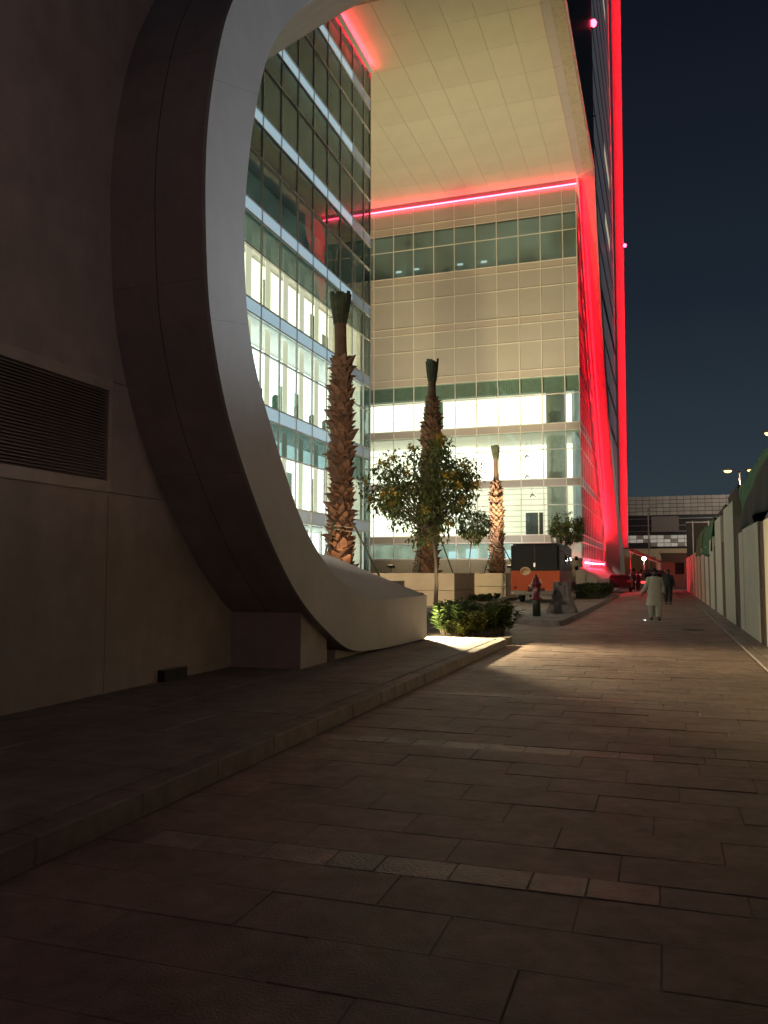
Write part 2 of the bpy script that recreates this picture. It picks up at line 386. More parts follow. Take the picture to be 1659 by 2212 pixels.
# ================================================================== OFFICE BUILDING ACROSS THE COURT (front facade, Y = 62)
YA, ZT = 62.0, 31.3
bands = [4.4+4.17*k for k in range(7)]         # top of each spandrel band
fa = thing('office_block', 'office block with gridded tan and brightly lit glass front across the courtyard', 'building', (-14, 62, 0))
MX = [-5.57, -6.61]+[-6.61-1.68*k for k in range(1, 11)]       # mullion lines
MX += [MX[-1]-1.68, MX[-1]-3.36]
for x in MX: ubox('mullion', x, YA-.01, (2.6+ZT)/2, .06, .09, ZT-2.6, M_mull, fa)
rows = [(2.64, 3.80, 'green')]
for k in range(7):
    b1 = bands[k]; b0 = b1-.56
    rows.append((b0, b1, 'band'))
    top = bands[k+1]-.56 if k < 6 else ZT
    tr = top-1.40 if k < 6 else None
    kind = {0: 'clear', 1: 'clear', 2: 'mix', 3: 'tan', 4: 'tan', 5: 'green', 6: 'tan'}[k]
    if tr: rows += [(b1, tr, kind), (tr, top, kind)]
    else: rows.append((b1, top, kind))
for z0, z1, kind in rows:
    ubox('transom', (MX[0]+MX[-1])/2, YA-.005, z0, MX[0]-MX[-1], .07, .06, M_mull, fa)
    for i in range(len(MX)-1):
        m = {'green': M_gl_green, 'band': M_band, 'clear': M_gl_clear, 'mix': M_gl_clear, 'tan': M_tan}[kind]
        if kind == 'clear' and i == 0: m = M_gl_clear
        w = MX[i]-MX[i+1]-.075; h = z1-z0-.07
        ubox({'green': 'glass_pane', 'clear': 'glass_pane', 'mix': 'glass_pane'}.get(kind, 'facade_panel'), (MX[i]+MX[i+1])/2, YA+(.02 if kind != 'band' else .012), (z0+z1)/2, w, .03, h, m, fa)
MB().box(-26, -5.57, YA-.05, YA+.2, .9, 2.6).build('plinth_wall', mat('cream_stone_plinth', (.52, .44, .30), .7, var=.06), fa)
MB().box(-26, -5.57, YA-.12, YA+.1, 2.56, 2.62).build('plinth_coping', M_mull, fa)
# rooms behind the glass
MB().box(-27, -5.62, YA+.3, YA+9, 16.4, ZT).build('office_core', mat('dim_office_wall', (.20, .21, .19), .8), fa)
MB().box(-27, -5.62, 68.6, 69, 1, 16.4).build('rear_wall', M_white, fa)
MB().box(-26, -6.7, 68.2, 68.5, 4.6, 9.0).build('lit_rear_wall', E_warm2, fa)
MB().box(-26, -6.7, 68.2, 68.5, 9.05, 16.2).build('lit_rear_wall', E_warm, fa)
MB().box(-26, -15.2, 67.2, 67.5, 4.6, 12.1).build('lit_rear_wall', E_warm, fa)
MB().box(-10.6, -9.6, 68.05, 68.22, 4.55, 6.5).build('inner_doorway', mat('grey_door', (.12, .13, .14), .5), fa)
MB().box(-9.5, -9.2, 68.05, 68.22, 4.55, 6.5).build('inner_doorway', mat('brown_door', (.10, .07, .06), .5), fa)
for z in (4.0, 12.2, 16.4): MB().box(-26, -5.65, YA+.2, 68.1, z-.12, z+.1).build('floor_slab', M_white, fa)
MB().box(-26, -5.65, YA+.2, YA+.9, 15.25, 16.28).build('ceiling_bulkhead', mat('green_grey_bulkhead', (.27, .33, .28), .7), fa)
MB().lathe([(.78, 0), (.78, 12.2)], (-7.55, 64.2, 4.1), 24).build('round_column', mat('column_plaster', (.70, .71, .64), .7), fa, smooth=True)
MB().box(-17.3, -16.3, YA+.6, YA+1.2, 12.3, 15.2).build('column', mat('green_grey_column', (.20, .27, .21), .7), fa)
M_sil = mat('hanging_sculpture', (.25, .24, .20), .6)
for x, z in ((-10.0, 10.7), (-10.0, 9.1), (-9.6, 7.6)):
    d_ = MB()
    for a in (0, 2.1, 4.2): d_.add([(x, 65, z+.22), (x+.34*math.cos(a), 65+.34*math.sin(a), z-.12), (x+.18*math.cos(a+.5), 65+.18*math.sin(a+.5), z-.02), (x, 65.02, z+.06)], [(0, 1, 2), (0, 2, 3), (1, 3, 2), (0, 3, 1)])
    d_.tube([(x, 65, z+.2), (x, 65, 12.1)], .012, 4); d_.build('hanging_ornament', M_sil, fa)
for k in range(9): ubox('wall_plank_line', -16.9, 68.19, 4.9+k*.45, 18, .02, .03, mat('plank_line', (.5, .42, .3), .7), fa)
for x in (-20.5, -17.6, -13.4, -11.2):
    ubox('atrium_cabinet', x, 67.0, 13.0, 1.1, .5, 1.3, mat('grey_cabinet', (.35, .36, .33), .6), fa)
# dim top-floor office: ceiling lights seen through the green glass
MB().box(-27, -5.62, YA+.29, YA+.31, 25.2, 28.8).build('office_back', emis('green_office_glow', (.55, .63, .54), .22, var=.7, scale=.35), fa)
for x in (-19.7, -18.2, -14.6, -12.7):
    MB().box(x-.22, x+.22, YA+.22, YA+.27, 25.75+.1*(x % 1), 25.9+.1*(x % 1)).build('ceiling_light', emis('office_ceiling_light', (.75, .9, 1), 1.6), fa)
for x in (-18.3, -14.5): MB().box(x-.75, x+.75, YA+.24, YA+.28, 25.3, 27.3).build('lit_partition', emis('dim_blue_room', (.35, .5, .48), .22), fa)
# ground-floor lobby with screens
MB().box(-26, -6, 66, 66.2, 1, 3.9).build('lobby_wall', emis('lobby_wall_light', (.85, .9, .78), .85, var=.3, scale=1.2), fa)
for x, w, s in ((-18.2, .9, .8), (-16.2, .7, .7), (-14.6, 1.0, .9), (-12.9, .8, .75), (-11.6, .7, .8)):
    MB().box(x-w/2, x+w/2, 65.7, 65.8, 2.6, 2.6+s).build('screen', emis('lobby_screen', (.62, .85, 1), 2.4), fa)
# side facade towards the road, X = -5.5 (receding: small panes joined)
sg, sm, sb = MB(), MB(), MB()
ys = [62.05+1.68*k for k in range(17)]
for z0, z1, kind in rows:
    for i in range(len(ys)-1):
        (sb if kind == 'band' else sg).box(-5.56, -5.53, ys[i]+.04, ys[i+1]-.04, z0+.035, z1-.035)
    sm.box(-5.56, -5.50, ys[0], ys[-1], z0-.03, z0+.03)
for yv in ys: sm.box(-5.56, -5.515, yv-.04, yv+.04, 2.0, ZT)
tag(sg.build('side_panes', glass('side_glass', (.35, .40, .40), base=.10, rough=.12), fa), kind='stuff')
tag(sb.build('side_spandrels', mat('pale_blue_spandrel', (.45, .50, .56), .25), fa), kind='stuff')
tag(sm.build('side_mullions', M_mullg, fa), kind='stuff')
MB().box(-6.2, -6.0, 62.6, 89, 4.6, 16.2).build('side_room_wall', emis('side_room_light', (.75, .85, .78), .35, var=.4, scale=.4), fa)
MB().box(-6.2, -6.0, 62.6, 89, 16.3, 31).build('side_room_wall', mat('side_room_dark', (.10, .10, .12), .8), fa)
MB().box(-6.0, -5.5, 62.1, 89, .9, 2.0).build('side_plinth', M_band, fa)

# ================================================================== OFFICE WING ON THE LEFT (facade facing the road side, X = -15.8)
XB = -15.8
fb = thing('office_wing', 'glass office wing with pale blue bands seen inside the arch on the left', 'building', (-18, 36, 0))
MY = [44.35, 43.25]+[43.25-1.8*k for k in range(1, 14)]
M_bspan = mat('blue_band_glow', (.46, .58, .66), .3, var=.05, rnd=.06, emit=(.50, .74, .86), estr=.55)  # spandrels are no lamps; their bluish light is put in as emission
M_bspan2 = mat('blue_band_faint_glow', (.44, .52, .58), .3, var=.05, rnd=.06, emit=(.48, .66, .78), estr=.16)  # dimmer copy of the band, less glow put into the colour
for yv in MY: ubox('mullion', XB+.01, yv, (1.0+ZT)/2, .08, .06, ZT-1.0, M_mullg, fb)
rowsB = [(1.0, 1.6, 'g'), (1.6, 3.84, 'g')]
for k in range(7):
    b1 = bands[k]+.06; b0 = b1-.60; top = bands[k+1]-.54 if k < 6 else ZT; tr = top-1.40 if k < 6 else None
    rowsB.append((b0, b1, 'b'))
    if tr: rowsB += [(b1, tr, 'd' if k > 3 else 'c'), (tr, top, 'd' if k > 2 else ('u' if k in (0, 2) else 'c'))]
    else: rowsB.append((b1, top, 'd'))
for z0, z1, kind in rowsB:
    ubox('transom', XB+.02, (MY[0]+MY[-1])/2, z0, .11, MY[0]-MY[-1], .06, M_mullg, fb)
    for i in range(len(MY)-1):
        m = {'g': M_gl_clear, 'c': M_gl_clear, 'u': M_gl_dark, 'd': M_gl_dark}.get(kind) or (M_bspan2 if (z0 > 29 or i < 2 or z0 < 4) else M_bspan)
        if kind in 'cg' and i == 0: m = M_gl_dark
        ubox('spandrel_panel' if kind == 'b' else 'glass_pane', XB-(.01 if kind == 'b' else .02), (MY[i]+MY[i+1])/2, (z0+z1)/2, .03, MY[i]-MY[i+1]-.07, z1-z0-.06, m, fb)
YB0, YB1 = MY[-1], MY[0]
MB().box(XB-.3, XB-.05, YB1-.02, YB1+.1, 1, ZT).build('end_trim', M_mullg, fb)
MB().box(XB-7, XB-.3, YB1-.2, YB1+.06, 1, ZT).build('end_wall', M_tan, fb)
MB().box(XB-7, XB-.2, YB0, YB1-.3, 21.0, ZT-.1).build('upper_floors', emis('upper_office_glow', (.50, .60, .58), .17, var=.5, scale=.5), fb)  # unlit floors; a faint teal glow is put in by emission
for z in (3.9, 8.2, 12.35, 16.5, 20.7): MB().box(XB-5, XB-.25, YB0, YB1-.3, z-.1, z+.18).build('floor_slab', M_white, fb)
MB().box(XB-2.3, XB-2.1, YB0, YB1-.3, 1, 17).build('rear_wall', M_white, fb)
MB().box(XB-2.2, XB-.4, YB1-.5, YB1-.25, 1, 17).build('inner_end_wall', M_ivory, fb)
rb = random.Random(5)
M_colglow = mat('ivory_column_glow', (.75, .70, .55), .8, var=.06, rnd=.1, emit=(1, .90, .68), estr=.95)  # ivory columns behind the glass, their brightness put in as emission
M_gp = mat('grey_green_partition', (.30, .36, .32), .5, rnd=.3)
for z0, z1, m in ((1.2, 3.7, E_cool), (4.3, 8.0, E_cool), (8.5, 12.1, E_cool), (12.6, 16.2, E_warm)):
    y = YB0+.3
    while y < YB1-1:
        MB().box(XB-2.08, XB-2.0, y, y+1.78, z0, z1).build('lit_wall_bay', m, fb)
        if rb.random() < .5 and z0 > 2:
            w = rb.uniform(.5, 1.0); zb = z0+rb.choice((0, 0, .9)); y0_ = y+rb.uniform(.1, .7)
            ubox('inner_partition', XB-1.95, y0_+w/2, zb+1.15, .06, w, 2.3-.5*(zb > z0), M_gp, fb)
        y += 1.8
for j in range(7): ubox('indoor_plant', XB-.9, 30.4+j*1.9+rb.uniform(-.3, .3), 9.1, .3, .35, rb.uniform(.9, 1.4), M_leaf_d0, fb, .1)
for zf in (4.2, 8.45, 12.6):
    for i, yv in enumerate(MY[1:]):
        ubox('column_glow_board', XB-.34, yv-.48, zf+1.95, .03, .5, 3.5, M_colglow, fb)  # flat glowing boards standing in for lit columns
for yv in MY[2:]: ubox('door_frame', XB-.9, yv-.3, 2.4, .12, .12, 2.6, M_white, fb)
MB().box(XB-2.4, XB-2.2, YB0, YB1-.4, 16.9, 20.4).build('dim_room_wall', emis('dim_green_room', (.14, .20, .15), .25, var=.8, scale=.5), fb)

# ================================================================== BRIDGE OVER THE COURT + FAR SHELL
br = thing('bridge_block', 'raised bridge block with warm lit panelled soffit spanning above the courtyard', 'building', (-12, 50, 31))
n = 0
xe = [-5.40-1.68*k for k in range(0, 13)]
yv = [61.95-2.9*k for k in range(0, 9)]
for i in range(len(xe)-1):
    for j in range(len(yv)-1):
        if xe[i] < XB+1 and yv[j] < 44.6 and False: continue
        ubox('soffit_panel', (xe[i]+xe[i+1])/2, (yv[j]+yv[j+1])/2, ZT+.04, 1.667, 2.887, .06, M_soffit, br)
MB().box(-27, -4.2, 36, 62, ZT+.045, ZT+.3).build('soffit_backing', mat('soffit_joint', (.40, .36, .26), .8), br)
for j in range(len(yv)-1):       # lighter lip along the road side, slightly tilted
    y0, y1 = yv[j+1]+.02, yv[j]-.0
    MB().add([(-5.39, y0, ZT+.01), (-4.12, y0, ZT+.10), (-4.12, y1, ZT+.10), (-5.39, y1, ZT+.01), (-5.39, y0, ZT+.07), (-4.12, y0, ZT+.16), (-4.12, y1, ZT+.16), (-5.39, y1, ZT+.07)], BOXF).build('edge_panel', M_soffit_edge, br)
MB().box(-27, -4.1, 36, 61, ZT+.3, 70).build('road_side_wall', M_dark_panel, br)
MB().box(-4.16, -4.06, 36, 61, ZT+.05, ZT+.3).build('edge_trim', M_metal, br)
ubox('mast_bracket', -4.0, 59.5, 34.6, .35, .08, .06, M_black, br)
# tower wall beyond, set back (X = -5.5)
tw = thing('tower', 'dark glass tower wall rising beyond the bridge beside the night sky', 'tower', (-8, 90, 0))
MB().box(-20, -5.56, 62.2, 118.2, ZT+.3, 100).build('core', mat('tower_core', (.05, .05, .055), .6), tw)
MB().box(-20, -5.56, 90, 118.2, 0, ZT+.3).build('lower_core', MATS['tower_core'], tw)
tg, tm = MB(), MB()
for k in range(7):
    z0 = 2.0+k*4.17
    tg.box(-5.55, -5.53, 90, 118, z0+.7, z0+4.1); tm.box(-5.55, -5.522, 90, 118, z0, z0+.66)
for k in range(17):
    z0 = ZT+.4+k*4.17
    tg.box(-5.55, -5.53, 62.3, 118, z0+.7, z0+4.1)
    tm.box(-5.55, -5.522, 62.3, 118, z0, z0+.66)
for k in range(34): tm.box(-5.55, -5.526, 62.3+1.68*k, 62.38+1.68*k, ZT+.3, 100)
tag(tg.build('tower_panes', mat('tower_glass_glow', (.05, .055, .06), .4, metal=.0, spec=.25, emit=(.5, .55, .62), estr=.085), tw), kind='stuff')  # emission in the panes imitates sky and city light on the wall
tag(tm.build('tower_spandrels', mat('tower_spandrel', (.20, .20, .21), .6, spec=.2), tw), kind='stuff')
for k, (ya, yb, z) in enumerate(((70.5, 75, 60), (100, 110, 52), (97, 108, 74), (99, 108, 43))):
    MB().box(-5.527, -5.52, ya, yb, z, z+1.6).build('lit_window', emis('tower_window', (.8, .75, .5), .5), tw)
# far shell: red-lit reveal beside the office block and banked sill
fs = thing('far_shell', 'slanted grey shell leg glowing red beside the office block', 'arch', (-4.5, 75, 0))
fi = [(56.3, 1.15), (66, 1.12), (78, 1.12), (85, 1.15), (87.2, 1.6), (86.6, 3.3), (83.3, 6.5), (76.5, 11.6), (69.2, 17.8), (63.6, 26.0), (61.0, 31.4)]
fk = [(61.9, 1.95), (68, 1.95), (77, 1.95), (82.2, 2.1), (84.6, 2.9), (85.4, 4.6), (83.6, 8.2), (79.0, 13.6), (72.6, 20.0), (66.9, 26.2), (63.6, 31.4)]
FI, FK = cr(fi, 6), cr(fk, 6)
M_redrev = mat('shell_reveal', (.25, .24, .235), .6, var=.03)
for a, b in ((0, 14), (14, 24), (24, 34), (34, 44), (44, 52), (52, len(FI)-1)):
    mb = MB()
    mb.loft([[tuple(Vector((-4.1, *FI[i])).lerp(Vector((-5.48, *FK[i])), .004+k/6*.996)) for k in range(7)] for i in range(a, b+1)])
    mb.build('reveal_panel', M_redrev, fs, smooth=True)
fo = [(56.3, .02), (66, .02), (80, .02), (92, .02), (99, .02), (96.5, 3.4), (89.5, 6.8), (79.0, 12.1), (70.9, 18.8), (64.6, 27.0), (61.9, 32.5)]
FO = cr(fo, 6)
MB().loft([[(-4.1, *FO[i]), (-4.1, *FI[i]), (-4.125, *FI[i]), (-4.125, *FO[i])] for i in range(len(FI))], True, True).build('face_panel', M_panel, fs)
MB().add([(-4.1, 56.3, 0), (-5.5, 56.3, 0), (-5.5, 56.3, 1.95), (-4.1, 56.3, 1.15), (-5.5, 61.95, 1.95), (-5.5, 61.95, 0)], [(0, 1, 2, 3), (1, 5, 4, 2), (2, 4, 3)]).build('sill_end', M_band, fs)
MB().add([(-4.1, 56.302, 1.15), (-5.5, 56.302, 1.95), (-5.48, 61.95, 1.96), (-4.1, 66, 1.125)], [(0, 1, 2, 3)]).build('sill_top', M_redrev, fs)
MB().prism([(-4.1, 60.9), (-4.1, 63.2), (-5.5, 63.7), (-5.5, 61.9)], ZT+.03, ZT+.10).build('corner_panel', M_redrev, fs)
# far fin: second red leg at the tower's end
ff = thing('far_fin', 'tall vertical red glowing fin at the tower edge against the night sky', 'fin', (-4.8, 118, 0))
zs = [5, 20, 36, 52, 68, 84, 100]
for z0, z1 in zip(zs[:-1], zs[1:]):
    def fx(z): return -4.45+(z-5)/95*.72, -5.9+(z-5)/95*.55
    (a0, b0), (a1, b1) = fx(z0), fx(z1)
    MB().add([(b0, 119.2, z0+.02), (a0, 118, z0+.02), (a1, 118, z1), (b1, 119.2, z1), (b0, 120.5, z0+.02), (a0, 120, z0+.02), (a1, 120, z1), (b1, 120.5, z1)], BOXF).build('fin_panel', M_redrev, ff)

# red LED strips
def strip(name, pts, r, m, parent): return MB().tube(pts, r, 6).build(name, m, parent)
ls = thing('bridge_led_strip', 'red light strip along the top of the office block under the soffit', 'light strip', (-14, 61.5, 31))
strip('strip', [(-5.5, 61.78, ZT-.46), (-14, 61.78, ZT-.46), (-26, 61.78, ZT-.46)], .06, E_redw, ls)
MB().box(-26, -5.5, 61.9, 61.95, ZT-.40, ZT-.02).build('cornice', M_redrev, ls)
MB().box(-26, -5.5, 61.72, 61.84, ZT-.56, ZT-.53).build('tray', M_mullg, ls)
ls = thing('wing_led_strip', 'red light strip where the soffit meets the glass wing at top', 'light strip', (XB+.2, 41, 31))
strip('strip', [(XB+.22, 36.5, ZT-.14), (XB+.22, 44.0, ZT-.14)], .05, emis('cove_led', (1, .022, .05), 75), ls)
MB().box(XB+.06, XB+.34, 36.4, 44.1, ZT-.26, ZT-.23).build('cove', M_mullg, ls)
ls = thing('shell_led_strip', 'red light strip climbing the slanted shell leg beside the office block', 'light strip', (-5.4, 75, 2))
E_leg = emis('red_led_leg', (1, .010, .024), 75)
for q in (.25, .72):
    pts = [(-5.40, FK[i][0]+(FI[i][0]-FK[i][0])*q-.1-.5*max(0, 30-i)/10, FK[i][1]+(FI[i][1]-FK[i][1])*q+.35*max(0, 30-i)/10) for i in range(18, len(FK), 2)]
    strip('strip', pts, .045, E_leg, ls)
    MB().loft([[(p[0]-.09, p[1]-.12, p[2]), (p[0]+.06, p[1]-.12, p[2]), (p[0]+.06, p[1]-.09, p[2]), (p[0]-.09, p[1]-.09, p[2])] for p in pts], True, True).build('shield', M_mullg, ls)
ls = thing('sill_led_strip', 'bright pink white light strip at the foot of the office block by the road', 'light strip', (-5.3, 68, 2.3))
strip('strip', [(-5.36, 62.2, 2.32), (-5.36, 70, 2.32), (-5.36, 81, 2.4)], .06, emis('sill_led', (1, .025, .06), 130), ls)
ls = thing('fin_led_strip', 'red light strip along the inner edge of the far fin', 'light strip', (-5.5, 117, 5))
strip('strip', [(-5.40, 116.6, 5.5), (-5.12, 116.6, 99)], .07, emis('red_led_fin', (1, .016, .032), 120), ls)
MB().loft([[(x-.2, 116.3, z), (x+.1, 116.3, z), (x+.1, 116.36, z), (x-.2, 116.36, z)] for x, z in ((-5.40, 5.4), (-5.12, 99))], True, True).build('shield', M_mullg, ls)
for nm, p, lab in (('aviation_light', (-3.95, 60.6, 42.4), 'small round red aviation light on the dark bridge corner near the top'), ('aviation_light', (-4.0, 118, 47.5), 'tiny red aviation light on the far fin against the sky')):
    w = thing(nm, lab, 'light', p, 'red aviation lights')
    MB().lathe([(.05, -.25), (.2, -.2), (.26, 0), (.18, .2), (.03, .26)], p, 10).build('lens', emis('red_beacon', (1, .05, .11), 14), w)
    MB().box(p[0]-.25, p[0]-.05, p[1]-.05, p[1]+.05, p[2]-.4, p[2]-.28).build('bracket', M_black, w)

# ------------------------------------------------------------------ floodlights of the court
def flood(loc, target, energy, col, label, size=1.6, radius=.25):
    f = thing('floodlight', label, 'floodlight', loc, 'courtyard floodlights')
    q = (Vector(target)-Vector(loc)).to_track_quat('-Z', 'Y').to_matrix()
    def tr(mb): mb.v = [tuple(Vector(loc)+q @ Vector(v)) for v in mb.v]; return mb
    tr(MB().box(-.2, .2, -.14, .14, .02, .12)).build('housing', M_black, f)
    tr(MB().box(-.18, .18, -.12, .12, .010, .018)).build('lens', emis('flood_lens_%d' % (col[2]*100), col, 12), f)
    MB().tube([(loc[0], loc[1], loc[2]-.1), (loc[0], loc[1], loc[2]-.45)], .02).build('bracket', M_black, f)
    lamp('flood_lamp', 'SPOT', Vector(loc)+(Vector(target)-Vector(loc)).normalized()*.1, f, energy, col, target, size, .8, radius)
WARM = (1, .83, .46)
flood((-15.2, 46.5, 2.0), (-12.5, 57, 31), 9500, WARM, 'warm floodlight on the planter washing the soffit, left one', 1.55)
flood((-8.6, 49.2, 2.0), (-10, 57, 31), 8500, WARM, 'warm floodlight beside the rear planter washing the soffit', 1.55)
flood((-13.0, 47.2, 2.0), (-14, 62, 18), 7500, (1, .94, .82), 'warm floodlight on the planter aimed at the tan facade', 2.0)
flood((-7.9, 10.9, 5.4), (-12, 45, 4), 2600, (1, .88, .68), 'floodlight on the back of the arch', 1.5)
flood((-5.3, 17.95, .95), (-2.6, 14.2, .0), 3600, (1, .80, .46), 'low garden floodlight hidden behind the arch sill', 2.6, .05)
flood((-5.35, 18.3, .45), (-4.0, 19.2, .5), 130, (1, .88, .55), 'small spotlight at the sill end lighting the shrubs', 2.4, .04)
flood((-11.2, 26.9, 1.7), (-12, 38, .6), 2600, (1, .74, .44), 'warm floodlight behind the front planter aimed at the long planter', 1.9, .1)
flood((-12.2, 44.4, .6), (-11.5, 52, 1.2), 1100, (1, .82, .5), 'warm ground floodlight between the two rear planters', 2.2, .1)
flood((-6.7, 26.6, .5), (-7.9, 28, 4.4), 330, (1, .82, .5), 'small warm uplight at the foot of the flowering tree', 2.0, .05)
flood((-8.9, 22.9, 1.5), (-9.5, 24, 4.5), 130, (1, .66, .38), 'small warm uplight at the foot of the thick palm', 2.2, .05)

# ================================================================== PLANTERS, ISLANDS, BEDS
M_plant = mat('planter_concrete', (.48, .37, .25), .75, var=.07, scale=1.5, bump=.1)
def planter(x0, x1, y0, y1, z1, label):
    p = thing('planter', label, 'planter', ((x0+x1)/2, (y0+y1)/2, 0), 'raised courtyard planters')
    zm = z1*.47
    for z0, zz1 in ((0, zm-.008), (zm+.008, z1)):
        ubox('front_block', (x0+x1)/2, y0+.1, (z0+zz1)/2, x1-x0, .2, zz1-z0, M_plant, p, .01)
        ubox('front_block', (x0+x1)/2, y1-.1, (z0+zz1)/2, x1-x0, .2, zz1-z0, M_plant, p, .01)
        ubox('side_block', x1-.1, (y0+y1)/2, (z0+zz1)/2, .2, y1-y0-.41, zz1-z0, M_plant, p, .01)
        ubox('side_block', x0+.1, (y0+y1)/2, (z0+zz1)/2, .2, y1-y0-.41, zz1-z0, M_plant, p, .01)
    MB().box(x0+.21, x1-.21, y0+.21, y1-.21, .1, z1-.06).build('soil', M_soil, p)
    return p
planter(-16, -9.28, 37.9, 42.3, 1.55, 'long concrete planter holding the middle palm')
planter(-16, -9.15, 50.6, 54.4, 1.55, 'rear cream planter beside the van holding the slim palm')
planter(-14.5, -8.1, 22.6, 26.2, 1.30, 'front planter behind the arch sill holding the thick palm')

M_leaf = mat('shrub_leaf', (.10, .15, .035), .55, var=.35, scale=3, rnd=.1)
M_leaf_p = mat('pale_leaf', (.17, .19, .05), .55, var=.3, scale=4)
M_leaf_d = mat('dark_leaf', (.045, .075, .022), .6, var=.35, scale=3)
M_leaf_t = mat('tree_leaf', (.125, .15, .04), .55, var=.4, scale=2.5)
M_bark = mat('young_bark', (.20, .15, .10), .85, bump=.4, bscale=30)
def leaf(mb, p, d, up, L, w):
    """one folded leaf: two halves meeting at the midrib"""
    d = d.normalized(); s = d.cross(up)
    if s.length < .01: s = Vector((1, 0, 0))
    s.normalize(); n = s.cross(d)
    m1 = p+d*L*.5-n*L*.06; tip = p+d*L-n*L*.16
    mb.add([p, p+d*L*.42+s*w*.5+n*L*.05, m1, p+d*L*.42-s*w*.5+n*L*.05, tip], [(0, 2, 1), (0, 3, 2), (1, 2, 4), (2, 3, 4)])
def rvec(r): 
    while True:
        v = Vector((r.uniform(-1, 1), r.uniform(-1, 1), r.uniform(-1, 1)))
        if .05 < v.length < 1: return v.normalized()

# front bed with shrubs
bed = MB().prism([(-5.35, 17.95), (-3.42, 17.92), (-3.30, 18.4), (-3.9, 21), (-5.2, 25.5), (-6.9, 32), (-7.6, 35), (-9.2, 36), (-9.2, 20)], -.1, .12).build('planting_bed', M_soil); bed['kind'] = 'structure'
bk = thing('bed_kerb', 'low kerb curving round the shrub bed beside the drive', 'kerb', (-5, 25, 0))
ed = cr([(-3.30, 17.9), (-3.22, 18.5), (-3.8, 21.0), (-5.1, 25.5), (-6.8, 32), (-7.5, 35.2)], 5)
for a, b in zip(ed[:-1], ed[1:]):
    dv = Vector((b[0]-a[0], b[1]-a[1])); nv = Vector((-dv.y, dv.x)).normalized()*.16
    MB().prism([(a[0], a[1]), (b[0], b[1]), (b[0]+nv.x, b[1]+nv.y), (a[0]+nv.x, a[1]+nv.y)], -.1, .15).build('kerb_stone', M_kerb, bk)
def shrub(loc, h, rad, seed, label, leafL=.16, n=46, m=M_leaf, name='shrub', stem_lean=.35):
    r = random.Random(seed); t = thing(name, label, 'shrub', loc, 'shrubs in the front bed')
    fo, st = MB(), MB()
    for k in range(n):
        a = r.uniform(0, 6.283); rr = rad*math.sqrt(r.random())*.6
        b = Vector((math.cos(a)*rr, math.sin(a)*rr, 0)); hh = h*r.uniform(.55, 1.0)*(1-.25*rr/rad)
        tip = b*1.5+Vector((r.uniform(-1, 1)*stem_lean*h*.5, r.uniform(-1, 1)*stem_lean*h*.5, hh))
        st.tube([b, b.lerp(tip, .5)+Vector((0, 0, .03)), tip], [.008, .006, .003], 4, False)
        q = .25
        while q < 1.01:
            p = b.lerp(tip, q); az = r.uniform(0, 6.28)
            for s in (0, 2.1, 4.2):
                d = Vector((math.cos(az+s), math.sin(az+s), r.uniform(.2, .9)))
                leaf(fo, p, d, Vector((0, 0, 1)), leafL*r.uniform(.6, 1.15), leafL*.42)
            q += r.uniform(.07, .12)
    fo.build('foliage', m, t, False); st.build('stems', M_bark, t, False)
    return t
shrub((-4.75, 18.75, .12), .74, .42, 1, 'bright leafy shrub right behind the sill end', leafL=.21, n=30)
shrub((-4.12, 18.62, .12), .66, .30, 2, 'low pale shrub in the middle front of the bed', leafL=.17, n=22, m=M_leaf_p)
shrub((-3.72, 19.35, .12), .86, .46, 3, 'tallest bright shrub at the right corner of the bed', leafL=.2, n=40)
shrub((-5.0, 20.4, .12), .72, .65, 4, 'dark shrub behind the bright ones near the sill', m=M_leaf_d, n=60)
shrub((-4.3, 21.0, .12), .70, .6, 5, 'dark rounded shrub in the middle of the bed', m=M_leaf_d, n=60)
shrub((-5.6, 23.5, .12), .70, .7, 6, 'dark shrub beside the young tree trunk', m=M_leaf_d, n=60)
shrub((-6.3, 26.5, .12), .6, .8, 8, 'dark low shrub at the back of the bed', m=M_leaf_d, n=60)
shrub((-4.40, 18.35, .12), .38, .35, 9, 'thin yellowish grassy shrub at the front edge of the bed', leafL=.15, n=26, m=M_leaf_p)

# traffic island
isl = MB().prism([(-4.45, 26.1), (-4.35, 25.6), (-3.9, 25.2), (-3.1, 24.95), (-2.93, 25.2), (-2.92, 60), (-4.0, 60), (-5.0, 47.5), (-4.6, 46.5), (-4.3, 40)], -.1, .14).build('traffic_island', M_walk); isl['kind'] = 'structure'
ip = cr([(-4.6, 28), (-4.47, 26.2), (-4.32, 25.5), (-3.85, 25.1), (-3.1, 24.85), (-2.86, 25.1), (-2.84, 26.5)], 3)
for a, b in list(zip(ip[:-1], ip[1:]))+[((-2.84, 26.5+k*1.0), (-2.84, 27.49+k*1.0)) for k in range(32)]:
    dv = Vector((b[0]-a[0], b[1]-a[1])); nv = Vector((-dv.y, dv.x)).normalized()*.17; c_ = dv.normalized()*.004
    MB().prism([(a[0]+c_.x, a[1]+c_.y), (b[0]-c_.x, b[1]-c_.y), (b[0]+nv.x, b[1]+nv.y), (a[0]+nv.x, a[1]+nv.y)], -.1, .155).build('kerb_stone', M_kerb, isl)
